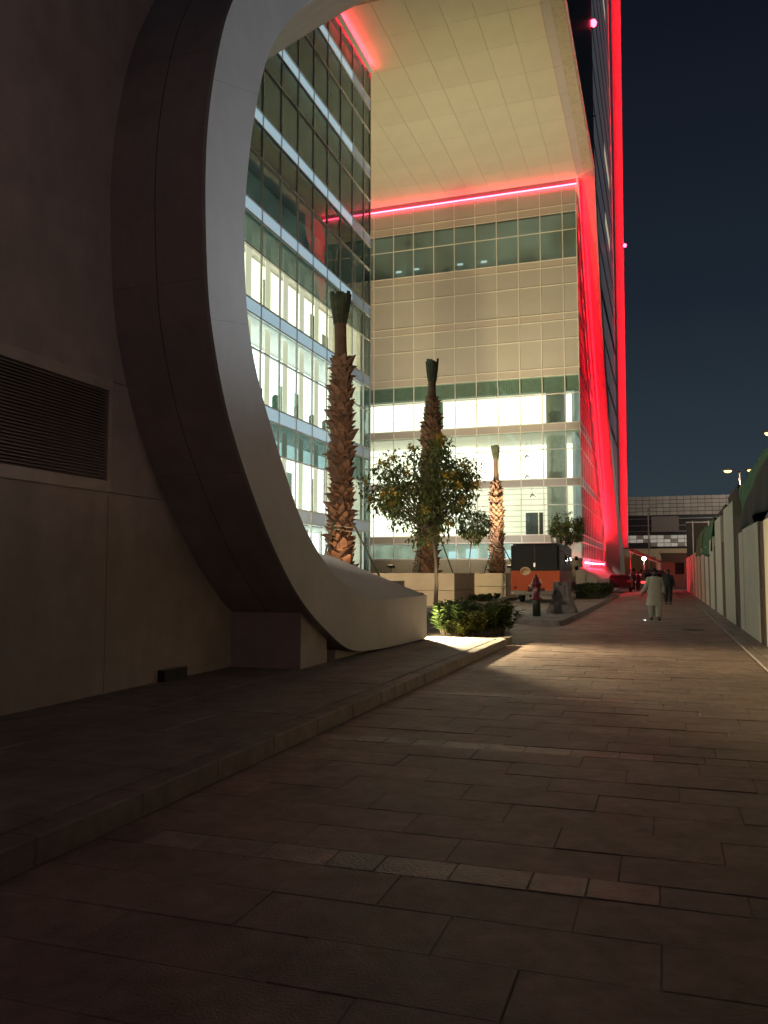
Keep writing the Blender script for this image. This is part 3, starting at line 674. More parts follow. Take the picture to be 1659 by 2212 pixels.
# second low bed with dark plants, next to the long planter
b2 = MB().prism([(-9.2, 39.6), (-8.0, 39.2), (-7.85, 40.2), (-8.3, 46), (-8.3, 50.5), (-9.15, 50.5), (-9.15, 42.4), (-9.2, 42.3)], -.1, .10).build('drive_bed', M_soil); b2['kind'] = 'structure'
for a, b in zip([(-9.2, 39.5), (-8.05, 39.1), (-7.72, 40.2), (-8.15, 46.0)], [(-8.05, 39.1), (-7.72, 40.2), (-8.15, 46.0), (-8.15, 50.5)]):
    dv = Vector((b[0]-a[0], b[1]-a[1])); nv = Vector((-dv.y, dv.x)).normalized()*.15
    MB().prism([a, b, (b[0]+nv.x, b[1]+nv.y), (a[0]+nv.x, a[1]+nv.y)], -.1, .17).build('kerb_stone', M_kerb, b2)
for k, (x, y) in enumerate(((-8.9, 40.6), (-8.5, 41.2), (-8.8, 42.4), (-8.6, 43.8))):
    o = shrub((x, y, .1), .42, .42, 20+k, ('first', 'second', 'third', 'fourth')[k]+' small dark plant from the front in the low bed by the long planter', .14, 26, M_leaf_d, 'low_plant'); o['group'] = 'dark plants in the drive bed'
# clipped hedge beside the van
hd = thing('hedge', 'low clipped green hedge on the island beside the van', 'hedge', (-3.9, 52, .14))
r = random.Random(31); fo = MB()
for k in range(5200):
    y = r.uniform(46.6, 58); x = r.uniform(-4.8, -3.15) if y > 47.5 else r.uniform(-4.5, -3.3)
    z = .15+.68*math.sqrt(r.random())*(1+.08*math.sin(y*3))
    leaf(fo, Vector((x, y, z)), rvec(r)+Vector((0, 0, .4)), Vector((0, 0, 1)), .17, .08)
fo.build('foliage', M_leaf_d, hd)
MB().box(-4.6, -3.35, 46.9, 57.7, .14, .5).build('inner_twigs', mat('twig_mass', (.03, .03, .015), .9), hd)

# ================================================================== PALMS
M_boot = mat('palm_leaf_base', (.20, .10, .055), .8, var=.5, scale=2.2, bump=.5, bscale=30, rnd=.25)
M_trunk = mat('palm_trunk', (.11, .06, .035), .9, var=.3, scale=3, bump=.6, bscale=12)
M_heart = mat('palm_heart', (.040, .045, .020), .85, var=.5, scale=4)
M_pole = mat('green_prop_pole', (.05, .07, .04), .6)
M_rope = mat('pale_rope', (.5, .42, .32), .8)
def palm(loc, H, r0, r1, label, seed, single, lean=0, crown_h=.8, cols=9, pitch=.165, bare=.14, crown_r=1.25):
    r = random.Random(seed); t = thing('palm_tree', label, 'palm', loc, 'staked palms in the courtyard planters')
    def rad(z):
        q = z/H
        base = r0*(1.12-.25*q) if q < 1-bare-.12 else r0*.87+(r1-r0*.87)*min(1, (q-(1-bare-.12))/.16)
        return base+.18*r0*max(0, 1-z/.9)
    def ctr(z): q = z/H; return Vector((lean*q, .12*math.sin(q*3), z))
    zz = [H*k/26 for k in range(27)]
    MB().tube([ctr(z) for z in zz], [rad(z)*.86 for z in zz], 14).build('trunk', M_trunk, t, False, smooth=True)
    w = 2*math.pi*r0/cols*1.05; L = pitch*1.9
    # one woody leaf stub: a tapering wedge that leans outward
    V = [(-w*.5, -.06, -L*.5), (w*.5, -.06, -L*.5), (w*.55, .0, 0), (-w*.55, .0, 0), (-w*.42, .055, -L*.35), (w*.42, .055, -L*.35), (w*.34, .12, L*.22), (-w*.34, .12, L*.22), (w*.08, .19, L*.52), (-w*.08, .19, L*.52), (0, .0, L*.32)]
    Fc = [(0, 1, 5, 4), (4, 5, 6, 7), (7, 6, 8, 9), (1, 2, 6, 5), (0, 4, 7, 3), (2, 10, 8, 6), (3, 7, 9, 10), (8, 10, 9)]
    meshes = []
    for k in range(4):
        sc = (1, .88, 1.12, .95)[k]; tw = (0, .03, -.03, .05)[k]
        mb = MB().add([(x*sc+tw*z, y*(1+.3*((k*7) % 3-1)), z*(1+.12*(k % 3-1))) for x, y, z in V], Fc)
        meshes.append(mb)
    shared = [mb.mesh('leaf_base', M_boot) for mb in meshes] if single else None
    joined = MB(); cnt = 0
    nrow = int((H*(1-bare)-.05)/pitch)
    for i in range(nrow):
        z = .1+i*pitch; q = z/H
        nc = max(5, int(cols*rad(z)/r0+.5))
        for j in range(nc):
            a = 2*math.pi*(j+.5*(i % 2)+r.uniform(-.1, .1))/nc
            cz = z+r.uniform(-.03, .03)
            R_ = Matrix.Rotation(a-math.pi/2+r.uniform(-.12, .12), 4, 'Z') @ Matrix.Rotation(r.uniform(-.45, .12)-.10, 4, 'X') @ Matrix.Rotation(r.uniform(-.25, .25), 4, 'Y')
            p = ctr(cz)+Vector((math.cos(a), math.sin(a), 0))*rad(cz)*.88
            s = r.uniform(.72, 1.3)*(1 if rad(z) > .8*r0 else .8)
            if r.random() < .05: continue
            k = r.randrange(4)
            if single and cnt < 298:
                # the stubs facing the viewer are kept apart
                facing = (math.cos(a)*-loc[0]+math.sin(a)*-loc[1]) > -4
                if facing:
                    o = link('leaf_base', shared[k], t, False, p); o.rotation_euler = R_.to_euler(); o.scale = (s, s, s); cnt += 1; continue
            mm = Matrix.Translation(p) @ R_ @ Matrix.Scale(s, 4)
            joined.add([mm @ Vector(v) for v in meshes[k].v], meshes[k].f)
    tag(joined.build('leaf_bases', M_boot, t, False), kind='stuff')
    # bound green heart of cut fronds
    hb = MB(); zc = H
    for j in range(16):
        a = 2*math.pi*j/16+r.uniform(-.1, .1); rr = r1*r.uniform(.55, .8)
        c0 = ctr(zc)+Vector((math.cos(a), math.sin(a), 0))*rr+Vector((0, 0, -.35))
        c1 = ctr(zc)+Vector((math.cos(a), math.sin(a), 0))*r1*crown_r*r.uniform(.85, 1.25)+Vector((0, 0, crown_h*r.uniform(.72, 1.0)))
        u = Vector((-math.sin(a), math.cos(a), 0)); o_ = Vector((math.cos(a), math.sin(a), 0))
        g0, g1 = .09*r1/.25, .15*r1/.25
        hb.loft([[c-u*g-o_*.03, c-u*g*.2+o_*.05, c+u*g+o_*.0, c-o_*.07] for c, g in ((c0, g0), (c0.lerp(c1, .5)+o_*.02, (g0+g1)/2), (c1, g1))], True, True)
    hb.tube([ctr(zc)+Vector((0, 0, -.1)), ctr(zc)+Vector((0, 0, crown_h*.62))], [r1*.8, r1*1.05], 10)
    hb.build('cut_fronds', M_heart, t, False)
    fb_ = MB()
    for j in range(14):
        a = r.uniform(0, 6.28); b = ctr(H*.985)+Vector((math.cos(a)*r1*.9, math.sin(a)*r1*.9, 0))
        fb_.tube([b, b+Vector((math.cos(a)*.22, math.sin(a)*.22, r.uniform(-.12, .2)))], [.012, .004], 4)
    fb_.build('fibres', M_trunk, t, False)
    # timber props tied to the trunk
    for a in (R(20), R(140), R(260)):
        d = Vector((math.cos(a), math.sin(a), 0)); zt = min(H*.22, 2.4)
        MB().tube([d*1.35+Vector((0, 0, -.05)), d*(rad(zt)+.06)+Vector((0, 0, zt))], .035, 6).build('prop', M_pole, t, False)
    rp = MB()
    for zt in (min(H*.19, 2.0), min(H*.19, 2.0)+.12):
        rp.tube([ctr(zt)+Vector((math.cos(a)*(rad(zt)+.09), math.sin(a)*(rad(zt)+.09), .03*math.sin(3*a))) for a in [2*math.pi*j/14 for j in range(15)]], .014, 4, False)
    rp.build('rope', M_rope, t, False)
    return t
palm((-9.55, 24.1, 1.24), 8.6, .30, .225, 'thickest palm trunk in front, cut fronds bound at its top', 5, True, lean=-.05, crown_h=.72, cols=8, pitch=.165, bare=.15, crown_r=1.2)
palm((-11.3, 40.4, 1.49), 10.2, .44, .23, 'tall palm behind the flowering tree with a green cut top', 6, False, lean=.30, crown_h=.85, cols=10, pitch=.17, bare=.11, crown_r=1.2)
palm((-10.0, 52.2, 1.49), 7.7, .36, .17, 'slim short palm left of the van against the lit windows', 9, False, lean=-.02, crown_h=.6, cols=9, pitch=.17, bare=.20, crown_r=1.3)

# ================================================================== TREES
def tree(loc, H, crown_c, crown_r, n_clumps, per, L, label, seed, flowers=0, tr=.07, m=M_leaf_t, bend=(.1, .0)):
    r = random.Random(seed); t = thing('tree', label, 'tree', loc, 'young courtyard trees')
    cc = Vector(crown_c); cr_ = Vector(crown_r)
    zt = cc.z-cr_.z*.75
    tk = MB(); tk.tube([(0, 0, 0), (bend[0]*.6, bend[1], zt*.35), (bend[0]*.2, 0, zt*.7), (cc.x*.4, cc.y*.4, zt)], [tr*1.25, tr, tr*.9, tr*.75], 8)
    tk.build('trunk', M_bark, t, False, smooth=True)
    bm_, fm = MB(), MB(); base = Vector((cc.x*.4, cc.y*.4, zt-.05)); clumps = []
    for k in range(n_clumps):
        d = rvec(r); rr = r.uniform(.45, 1.0)**.6
        c = cc+Vector((d.x*cr_.x, d.y*cr_.y, d.z*cr_.z))*rr
        if c.z < zt-.25*cr_.z: c.z = zt+r.uniform(-.2, .3)*cr_.z
        clumps.append((c, d))
        mid = base.lerp(c, .5)+rvec(r)*.18
        bm_.tube([base+Vector((0, 0, .1*r.random())), mid, c], [tr*.42, tr*.25, .008], 5, False)
        s = r.uniform(.7, 1.25)*cr_.x*.25
        for q in range(int(per*r.uniform(.6, 1.3))):
            p = c+rvec(r)*s*r.random()**.45
            dd = (p-c).normalized()*.6+rvec(r)*.7+Vector((0, 0, -.25))
            leaf(fm, p, dd, Vector((0, 0, 1)), L*r.uniform(.6, 1.25), L*.5)
    bm_.build('branches', M_bark, t, False); fm.build('crown', m, t, False)
    if flowers:
        M_fl = mat('yellow_blossom', (.52, .34, .05), .6, var=.25, scale=6)
        outer = sorted(clumps, key=lambda cd: (cd[0]-cc).length, reverse=True)
        cand = [cd for cd in outer if (cd[0]+Vector(loc)).xy.length < (cc+Vector(loc)).xy.length+.3][:flowers]
        for c, d in cand:
            mb = MB(); f0 = c+d*.18+Vector((0, -.1, .05))
            for q in range(30):
                p = f0+rvec(r)*.19*r.random()**.5
                leaf(mb, p, rvec(r)+Vector((0, 0, .3)), Vector((0, 0, 1)), .12, .09)
            mb.build('blossom', M_fl, t, False)
    return t
tree((-7.55, 28.0, .12), 6.3, (-.35, .1, 4.35), (1.95, 1.7, 1.75), 88, 80, .19, 'yellow flowering tree with a wide dark crown in the front bed', 12, 30, .075)
tree((-10.75, 47.6, .1), 5, (.35, 0, 4.1), (.95, .9, 1.0), 30, 80, .19, 'small pale green tree right of the flowering tree', 14, 0, .04)
tree((-6.0, 54.5, .12), 5, (.15, 0, 4.25), (1.15, 1.0, .95), 34, 80, .2, 'small round tree behind the van', 16, 0, .05)

# ================================================================== VAN
van = thing('van', 'black and orange box van parked with its back to the road', 'van', (-6.4, 44, 0))
M_or = mat('orange_vinyl', (.55, .075, .010), .5, var=.06, spec=.3)
M_vb = mat('van_black', (.009, .0085, .010), .55, var=.2, spec=.25)
M_vs = mat('van_side_grey', (.035, .034, .042), .3, var=.2, coat=.4)
M_rub = mat('tyre_rubber', (.012, .012, .012), .85)
vx0, vx1, vy0, vy1 = -7.68, -5.12, 44.0, 50.4
MB().box(vx0, vx1, vy0, vy1, .55, 3.12).build('body', M_vb, van, bevel=.12, seg=3)
MB().box(vx0-.004, vx1+.004, vy0-.012, vy0+.14, .62, 1.69).build('rear_orange_panel', M_or, van, bevel=.02)
MB().box(vx1-.02, vx1+.012, vy0+.16, vy1-.5, .62, 1.66).build('side_panel', M_vs, van, bevel=.01)
for x in (vx0+.25, (vx0+vx1)/2-.02, vx1-.28): ubox('marker_light', x, vy0-.01, 3.03, .10, .03, .05, mat('smoked_lens', (.06, .03, .03), .2), van, .008)
ubox('door_seam', (vx0+vx1)/2, vy0-.006, 2.35, .018, .02, 1.3, M_black, van)
hd_ = MB().box(-.05, .05, -.04, 0, -.11, .11).mesh('door_handle', M_metal, bevel=.01); link('door_handle', hd_, van, True, ((vx0+vx1)/2-.02, vy0-.01, 1.98))
MB().box(vx0-.02, vx1+.02, vy0-.12, vy0+.1, .42, .62).build('bumper', M_black, van, bevel=.04)
for x in (vx0+.22, vx1-.22):
    tl = MB().lathe([(.01, -.03), (.085, -.025), (.085, .02), (.01, .04)], (0, 0, 0), 14)
    tl.v = [(a+x, vy0-.04-c, b+.80) for a, b, c in tl.v]; lo = tl.build('tail_light', mat('tail_lens', (.35, .03, .02), .15), van)
    tl = MB().lathe([(.01, -.03), (.07, -.025), (.07, .02), (.01, .04)], (0, 0, 0), 14)
    tl.v = [(a+x-.1, vy0-.13-c, b+.53) for a, b, c in tl.v]; tl.build('reversing_light', mat('clear_lens', (.55, .5, .45), .1), van)
ubox('number_plate', (vx0+vx1)/2-.12, vy0-.02, .86, .42, .02, .17, mat('plate_cream', (.5, .42, .28), .5), van, .005)
for x in (vx0+.35, vx1-.35):
    for y in (45.5, 49.2):
        w = MB(); n_ = 22; prof_ = [(.30, -.14), (.40, -.13), (.44, -.08), (.44, .08), (.40, .13), (.30, .14)]
        w.loft([[(x+u, y+rr*math.cos(2*math.pi*j/n_), .44+rr*math.sin(2*math.pi*j/n_)) for j in range(n_)] for rr, u in prof_], True, False)
        wh = w.build('tyre', M_rub, van, smooth=True)
        w = MB(); w.loft([[(x+u, y+rr*math.cos(2*math.pi*j/n_), .44+rr*math.sin(2*math.pi*j/n_)) for j in range(n_)] for rr, u in ((.05, -.06), (.30, -.12), (.30, .12), (.05, .06))], True, True)
        w.build('rim', M_metal, wh)
MB().box(vx0+.3, vx1-.3, vy0+.3, vy1-.3, .38, .56).build('chassis', M_black, van)
for y in (47.2, 49.5):
    ubox('side_window', vx1+.008, y, 2.35, .02, 1.1, .62, mat('black_glass', (.01, .01, .012), .05), van, .01)
for y, z in ((44.9, 2.72), (46.3, 2.72)): ubox('side_lamp', vx1+.03, y, z, .06, .16, .08, M_black, van, .01)
for z in (1.82, 2.4):
    MB().tube([(vx1, vy1-.6, z), (vx1+.28, vy1-.7, z+.05)], .018, 6).build('mirror_arm', M_black, van)
    ubox('mirror', vx1+.33, vy1-.72, z+.02, .2, .09, .24, M_black, van, .03)
vt = MB().lathe([(.20, 0), (.30, .0), (.30, .06), (.21, .08), (.23, .36), (.19, .40), (.02, .42)], (-5.55, 46.0, 3.1), 18); vt.build('roof_vent', mat('roof_vent_steel', (.55, .52, .45), .3, metal=.7), van)
# round emblem: pale disc, orange hill, white bird-like sweep
ey_ = vy0-.022; ex, ez = -6.90, 1.66
def disc(name, pts, dy, m): return MB().add([(ex+x, ey_-dy, ez+z) for x, z in pts]+[(ex+x, ey_-dy+.006, ez+z) for x, z in pts], [tuple(range(len(pts))), tuple(range(len(pts), 2*len(pts)))[::-1]]+[(i, (i+1) % len(pts), len(pts)+(i+1) % len(pts), len(pts)+i) for i in range(len(pts))]).build(name, m, em)
em = MB().add([(ex+.27*math.cos(a), ey_+.004, ez+.22*math.sin(a)) for a in [2*math.pi*j/28 for j in range(28)]], [tuple(range(28))]).build('emblem', mat('emblem_gold', (.60, .40, .16), .5), van)
disc('emblem_shape', [(-.25, -.06), (-.2, .08), (-.1, .14), (.05, .13), (.2, .06), (.1, .06), (-.02, .05), (-.1, .0), (-.16, -.1), (-.2, -.14)], .004, mat('emblem_brown', (.30, .12, .03), .5))
disc('emblem_shape', [(-.02, -.05), (.06, -.08), (.12, -.02), (.22, .0), (.26, -.05), (.16, -.1), (.22, -.13), (.08, -.15), (-.04, -.19), (-.1, -.16), (.02, -.11)], .006, mat('emblem_cream', (.75, .62, .40), .5))

# ================================================================== HYDRANT, BARRIER
hy = thing('fire_hydrant', 'red fire hydrant on a dark stand pipe at the island nose', 'hydrant', (-3.98, 27.6, .14))
M_hr = mat('hydrant_red', (.15, .012, .015), .35, var=.12, coat=.4)
MB().lathe([(.13, 0), (.13, .5), (.115, .56)], (0, 0, 0), 16).build('stand_pipe', mat('dark_green_pipe', (.02, .025, .02), .5), hy, False, smooth=True)
MB().lathe([(.10, .52), (.19, .54), (.19, .60), (.13, .63), (.14, .95), (.155, 1.0), (.175, 1.02), (.175, 1.08), (.15, 1.11), (.13, 1.2), (.08, 1.27), (.035, 1.29), (.035, 1.36), (.01, 1.37)], (0, 0, 0), 18).build('barrel', M_hr, hy, False, smooth=True)
for a, rr in ((R(180), .085), (R(0), .06), (R(270), .08)):
    d = Vector((math.cos(a), math.sin(a), 0))
    MB().tube([Vector((0, 0, .88))+d*.1, Vector((0, 0, .88))+d*.21, Vector((0, 0, .88))+d*.215, Vector((0, 0, .88))+d*.27], [rr*.8, rr*.8, rr*1.1, rr*1.05], 12).build('outlet_cap', M_hr, hy, False)
ba = thing('concrete_barrier', 'grey notched concrete road barrier standing on the island', 'barrier', (-3.42, 29.5, .14))
pf = [(-.50, 0), (.50, 0), (.50, .08), (.30, .55), (.25, 1.10), (.06, 1.10), (.06, .98), (-.06, .98), (-.06, 1.10), (-.25, 1.10), (-.30, .55), (-.50, .08)]
M_bar = mat('barrier_concrete', (.23, .19, .165), .85, var=.25, scale=5, bump=.3, streak=.3)
m_ = MB(); n_ = len(pf)
m_.add([(x, 0, z) for x, z in pf]+[(x, 1.0, z) for x, z in pf], [tuple(range(n_)), tuple(range(n_, 2*n_))[::-1]]+[(i, (i+1) % n_, n_+(i+1) % n_, n_+i) for i in range(n_)])
m_.build('body', M_bar, ba, False, bevel=.012)
for x in (-.19, .16): MB().box(x-.025, x+.025, -.006, .05, .62, 1.05).build('slot', M_black, ba, False)

# ================================================================== BOUNDARY WALL ON THE RIGHT
bw = thing('boundary_wall', 'beige panelled boundary wall with dark upright recesses along the right', 'wall', (2.0, 35, 0))
M_wp = mat('beige_wall_panel', (.56, .49, .37), .8, var=.04, scale=1.4, bump=.1, rnd=.05, blotch=.06)
M_wg = mat('dark_wall_recess', (.07, .042, .028), .8, var=.2)
MB().box(2.02, 2.35, -16, 84, 0, 2.64).build('rear_wall', M_wg, bw)
y = 2.6; k = 0
seq = []
edges = [(-14.8, -10.2), (-9, -4.4), (-3.2, 1.4), (2.6, 7.0), (8.0, 12.6), (13.9, 18.5), (19.7, 24.4), (26.2, 30.1), (31.7, 35.1), (36.6, 39.6), (41.1, 43.8), (45.4, 48.4), (50.2, 53.2), (55, 58), (59.8, 62.8), (64.6, 67.6), (69.4, 72.4), (74.2, 77.2)]
for i, (a, b) in enumerate(edges):
    h = {7: 3.68, 8: 3.60}.get(i, 2.68 if i < 8 else (3.0 if i == 9 else 2.85))
    if i < 7:
        c = b-(b-a)*.25
        ubox('wall_panel', 2.10, (a+c)/2, h/2+.02, .24, c-a-.01, h-.04, M_wp, bw, .01)
        ubox('wall_panel', 2.09, (c+b)/2, h/2+.0, .24, b-c-.01, h-.1, M_wp, bw, .01)
    else:
        ubox('wall_panel', 2.10, (a+b)/2, h/2, .24, b-a, h, M_wp, bw, .01)
        if i < 14: ubox('coping', 2.08, a+.3, 3.02 if h > 3.2 else h+.03, .2, .5, .05, M_wp, bw, .01)
# green and black shade cloths thrown over the wall
def cloth(y0, y1, top, bot, x_out, m, label, seed, fold=.10, nf=9):
    r = random.Random(seed); t = MB(); ny, nz = 40, 9; gr = []
    ph = [r.uniform(0, 6) for _ in range(4)]
    for i in range(ny+1):
        u = i/ny; yy = y0+(y1-y0)*u
        tz = top(u); bz = bot(u); row_ = []
        row_.append((2.55, yy, tz-.5)); row_.append((2.38, yy, tz-.06))
        for j in range(nz+1):
            v = j/nz
            x = 2.14-x_out*(.35+.65*v)-fold*math.sin(u*nf*2+ph[0]+v)*v-fold*.6*math.sin(u*nf*5+ph[1])*v
            row_.append((x, yy+.05*math.sin(v*5+ph[2]), tz+(bz-tz)*v+.04*math.sin(u*nf*3+ph[3])))
        gr.append(row_)
    t.loft(gr)
    o = t.build('shade_cloth', m, None, smooth=True)
    md = o.modifiers.new('thickness', 'SOLIDIFY'); md.thickness = .012
    tag(o, label, 'shade cloth', 'shade cloths on the boundary wall'); return o
M_gc = mat('green_shade_cloth', (.045, .13, .055), .85, var=.25, scale=3, bump=.3, bscale=60)
M_kc = mat('black_green_cloth', (.006, .009, .005), .85, var=.3, scale=3)
cloth(-15.0, 12.8, lambda u: 4.25+.06*math.sin(17*u), lambda u: 2.5, .02, M_kc, 'unseen long black cloth added beside the viewpoint to shade the lower left wall', 13, .05, 30)  # out of view; added to block lamp light from the lower left wall
cloth(13.0, 25.4, lambda u: 4.25-.50*u-1.2*max(0, u-.5)**1.2, lambda u: 3.1-.35*u, .02, M_kc, 'near black cloth sagging over the wall at the right edge', 3, .06)
cloth(17.5, 26.4, lambda u: 4.35-.35*u, lambda u: 3.3-.1*u, -.10, M_gc, 'green cloth hung behind the black one above the wall', 4, .04, 7)
cloth(26.3, 30.3, lambda u: 4.15-.05*u, lambda u: 3.70, -.06, M_kc, 'short black cloth on top of the tallest wall panel', 5, .02)
cloth(31.6, 35.4, lambda u: 3.95-.05*u, lambda u: 3.62, -.05, M_kc, 'narrow black cloth on the second tall wall panel', 6, .02)
cloth(37.0, 47.0, lambda u: 3.85+.05*math.sin(9*u), lambda u: 2.45-.15*math.sin(5*u), .16, M_gc, 'bright green cloth hanging in folds halfway down the wall', 7, .12, 8)
cloth(47.2, 56.5, lambda u: 3.95-.25*u, lambda u: 2.5+.1*u, .12, M_gc, 'farther green cloth hanging in folds beside the black hoarding', 8, .10, 8)
hb_ = thing('hoarding', 'black hoarding panel rising above the far end of the wall', 'hoarding', (2.8, 72, 0))
MB().box(1.9, 3.75, 72, 72.15, 2.9, 5.66).build('board', M_black, hb_, bevel=.01)
MB().box(1.88, 3.77, 71.95, 72.2, 5.66, 5.73).build('top_rail', M_metal, hb_)
for x in (2.4, 3.6): MB().box(x-.04, x+.04, 71.9, 71.98, 0, 5.8).build('post', M_metal, hb_)

# ================================================================== STREET LAMPS beyond the wall (two visible, the rest added as unseen fill)
def street_lamp(loc, H, label, power, col=(1, .72, .42), soft=.2):
    t = thing('street_lamp', label, 'street lamp', loc, 'twin-headed street lamps beyond the wall')
    MB().tube([(0, 0, 0), (0, 0, H)], [.09, .05], 10).build('pole', M_metal, t, False, smooth=True)
    for s in (-1, 1):
        MB().tube([(0, 0, H-.1), (s*.3, 0, H+.05), (s*.5, 0, H+.08)], .03, 6).build('arm', M_metal, t, False)
        hh = MB().add([(s*.42, -.16, H+.02), (s*1.15, -.14, H+.06), (s*1.15, .14, H+.06), (s*.42, .16, H+.02), (s*.42, -.14, H+.15), (s*1.12, -.11, H+.17), (s*1.12, .11, H+.17), (s*.42, .14, H+.15)], BOXF).build('lamp_head', M_metal, t, False, bevel=.02)
        MB().lathe([(.02, -.14), (.22, -.09), (.28, .0), (.28, .02)], (s*.8, 0, H+.02), 12).build('lamp_glass', E_lamp, hh, False)
        l = bpy.data.lights.new('street_light', 'SPOT'); l.energy = power; l.color = col; l.spot_size = R(178); l.spot_blend = .06; l.shadow_soft_size = soft
        lo = bpy.data.objects.new('street_light', l); COL.objects.link(lo); lo.parent = t; lo.location = (s*.8, 0, H-.12)
street_lamp((5.55, 66, 0), 9.1, 'twin-headed street lamp glowing above the far end of the wall', 450)
street_lamp((6.35, 47.5, 0), 8.9, 'street lamp at the right picture edge above the green cloth', 500)
street_lamp((8.6, 29, 0), 8.9, 'unseen street lamp added beyond the wall as soft fill abreast of the arch', 130, col=(.84, .93, 1), soft=1.6)  # out of view; added as general cool fill
street_lamp((5.75, -9, 0), 8.9, 'unseen street lamp added behind the viewpoint to light the near walls', 250, col=(1, .58, .50), soft=1.2)  # out of view; added to brighten the near wall and arch side
street_lamp((30, 5, 0), 12.0, 'unseen street lamp added deep in the compound to light the left wall', 800, col=(1, .68, .61), soft=1.5)  # out of view; placed so the left wall is lit above, dark below
street_lamp((15.5, 118, 0), 17, 'unseen tall street lamp added beyond the hoarding to light the background building', 7000, col=(1, .84, .66))  # out of view; added to brighten the grey screens

fm_ = thing('added_fill_mast', 'unseen mast added beyond the wall with a cool floodlight to brighten the arch', 'floodlight', (4.9, 38, 0), 'courtyard floodlights')  # out of view; mast and lamp added to light the arch face
MB().tube([(4.9, 38, 0), (4.9, 38, 12.2)], [.12, .07], 10).build('pole', M_metal, fm_)
MB().box(4.7, 5.1, 37.9, 38.1, 11.85, 12.25).build('housing', M_black, fm_)
MB().box(4.74, 5.06, 37.88, 37.895, 11.89, 12.21).build('lens', emis('mast_fill_lens', (.85, .94, 1), 12), fm_)
lamp('mast_fill_lamp', 'SPOT', (4.9, 37.8, 12.05), fm_, 17500, (.84, .93, 1), (-4.9, 9.6, 8.2), R(19), .9, .35)
# ================================================================== BACKGROUND
bb = thing('background_block', 'long low grey building with gridded screens closing the street', 'building', (4, 140, 0))
M_bg = mat('grey_screen_panel', (.42, .40, .37), .6, var=.1, rnd=.12)
MB().box(-12, 30, 140.4, 150, 0, 13.9).build('core', mat('bg_dark_glass', (.03, .032, .036), .3), bb)
x0 = -6.0
for i in range(17):
    for j in range(5):
        z = 10.85+j*.62
        ubox('screen_panel', x0+i*1.05+.5, 140.2, z+.3, .99, .08, .54, M_bg, bb)
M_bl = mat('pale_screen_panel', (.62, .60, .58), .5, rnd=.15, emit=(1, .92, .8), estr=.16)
for i in range(10):
    for j in range(3):
        if j == 0 and i < 4: continue
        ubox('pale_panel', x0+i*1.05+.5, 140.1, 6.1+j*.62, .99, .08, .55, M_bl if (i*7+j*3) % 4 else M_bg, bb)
ubox('wall_panel', 0.5, 140.0, 9.4, 4.2, .1, 2.5, mat('bg_grey_panel', (.20, .18, .17), .6), bb)
for z in (8.25, 9.2, 10.3): MB().box(-6, 12, 140.1, 140.2, z-.04, z+.04).build('rail', M_metal, bb)
pw = MB().box(-14, 6, 130, 130.4, 0, 5.2).build('perimeter_wall', mat('beige_render', (.46, .37, .25), .8, var=.08)); tag(pw, 'plain beige wall in front of the grey background building', 'wall')
gh = thing('gatehouse', 'small beige gatehouse with one dark window at the end of the road', 'building', (1.2, 91, 0))
M_ghw = mat('gatehouse_render', (.36, .28, .21), .85, var=.1)
MB().box(-.15, 2.55, 90.2, 94, 0, 3.5).build('wall', M_ghw, gh)
MB().box(-.25, 2.62, 90.1, 94.1, 3.5, 3.62).build('roof', M_ghw, gh)
wn = MB().box(1.19, 2.07, 90.13, 90.19, 1.43, 2.63).build('window', mat('dark_window', (.015, .018, .016), .1), gh)
MB().box(1.13, 2.13, 90.1, 90.2, 1.36, 1.43).box(1.13, 2.13, 90.1, 90.2, 2.63, 2.70).box(1.13, 1.19, 90.1, 90.2, 1.43, 2.63).box(2.07, 2.13, 90.1, 90.2, 1.43, 2.63).build('frame', M_ghw, wn)
g2 = thing('guard_building', 'orange lit beige building with small square windows behind the shade roof', 'building', (-3.5, 100, 0))
MB().box(-6, -.7, 100, 105, 0, 3.4).build('wall', mat('warm_render', (.60, .40, .19), .85, var=.08), g2)
for x, z in ((-3.2, 1.9), (-2.3, 1.8), (-1.1, 1.3)): ubox('window', x, 99.98, z, .32, .06, .4, M_black, g2)
MB().lathe([(.7, 0), (.6, .4), (.3, .7), (.02, .8)], (-2.7, 101, 3.4), 16).build('dome', mat('warm_render', (1, 1, 1)), g2, smooth=True)
cn = thing('shade_canopy', 'sloping dark fabric shade roof over the parked cars', 'canopy', (-1.6, 86, 0))
MB().add([(-3.1, 85, 3.75), (-.2, 85, 2.55), (-.2, 89, 2.55), (-3.1, 89, 3.75), (-3.1, 85, 4.05), (-.2, 85, 2.80), (-.2, 89, 2.80), (-3.1, 89, 4.05)], BOXF).build('roof_sheet', mat('shade_fabric', (.16, .12, .10), .85), cn)
MB().tube([(-3.1, 84.95, 3.68), (-.5, 84.95, 2.60)], .05, 6).build('edge_tube', mat('white_paint', (.8, .78, .72), .5), cn)
for x, h in ((-3.0, 3.7), (-.3, 2.6)): MB().tube([(x, 85.2, 0), (x, 85.2, h)], .05, 8).build('post', M_metal, cn)
fp = thing('flagpole', 'thin white flagpole standing in front of the grey building', 'flagpole', (-1.45, 100, 0))
MB().tube([(0, 0, 0), (0, 0, 8.7)], [.10, .06], 8).build('pole', mat('white_paint', (.8, .8, .8)), fp, False); MB().lathe([(.02, 8.66), (.13, 8.72), (.13, 8.82), (.02, 8.9)], n=10).build('finial', M_metal, fp, False)
gl_ = thing('security_light', 'small white floodlight glaring at the end of the road', 'light', (-1.62, 80, 2.88))
MB().lathe([(.02, -.16), (.14, -.1), (.17, .0), (.14, .1), (.02, .16)], n=12).build('lens', emis('security_lens', (.82, 1, .93), 45), gl_, False)
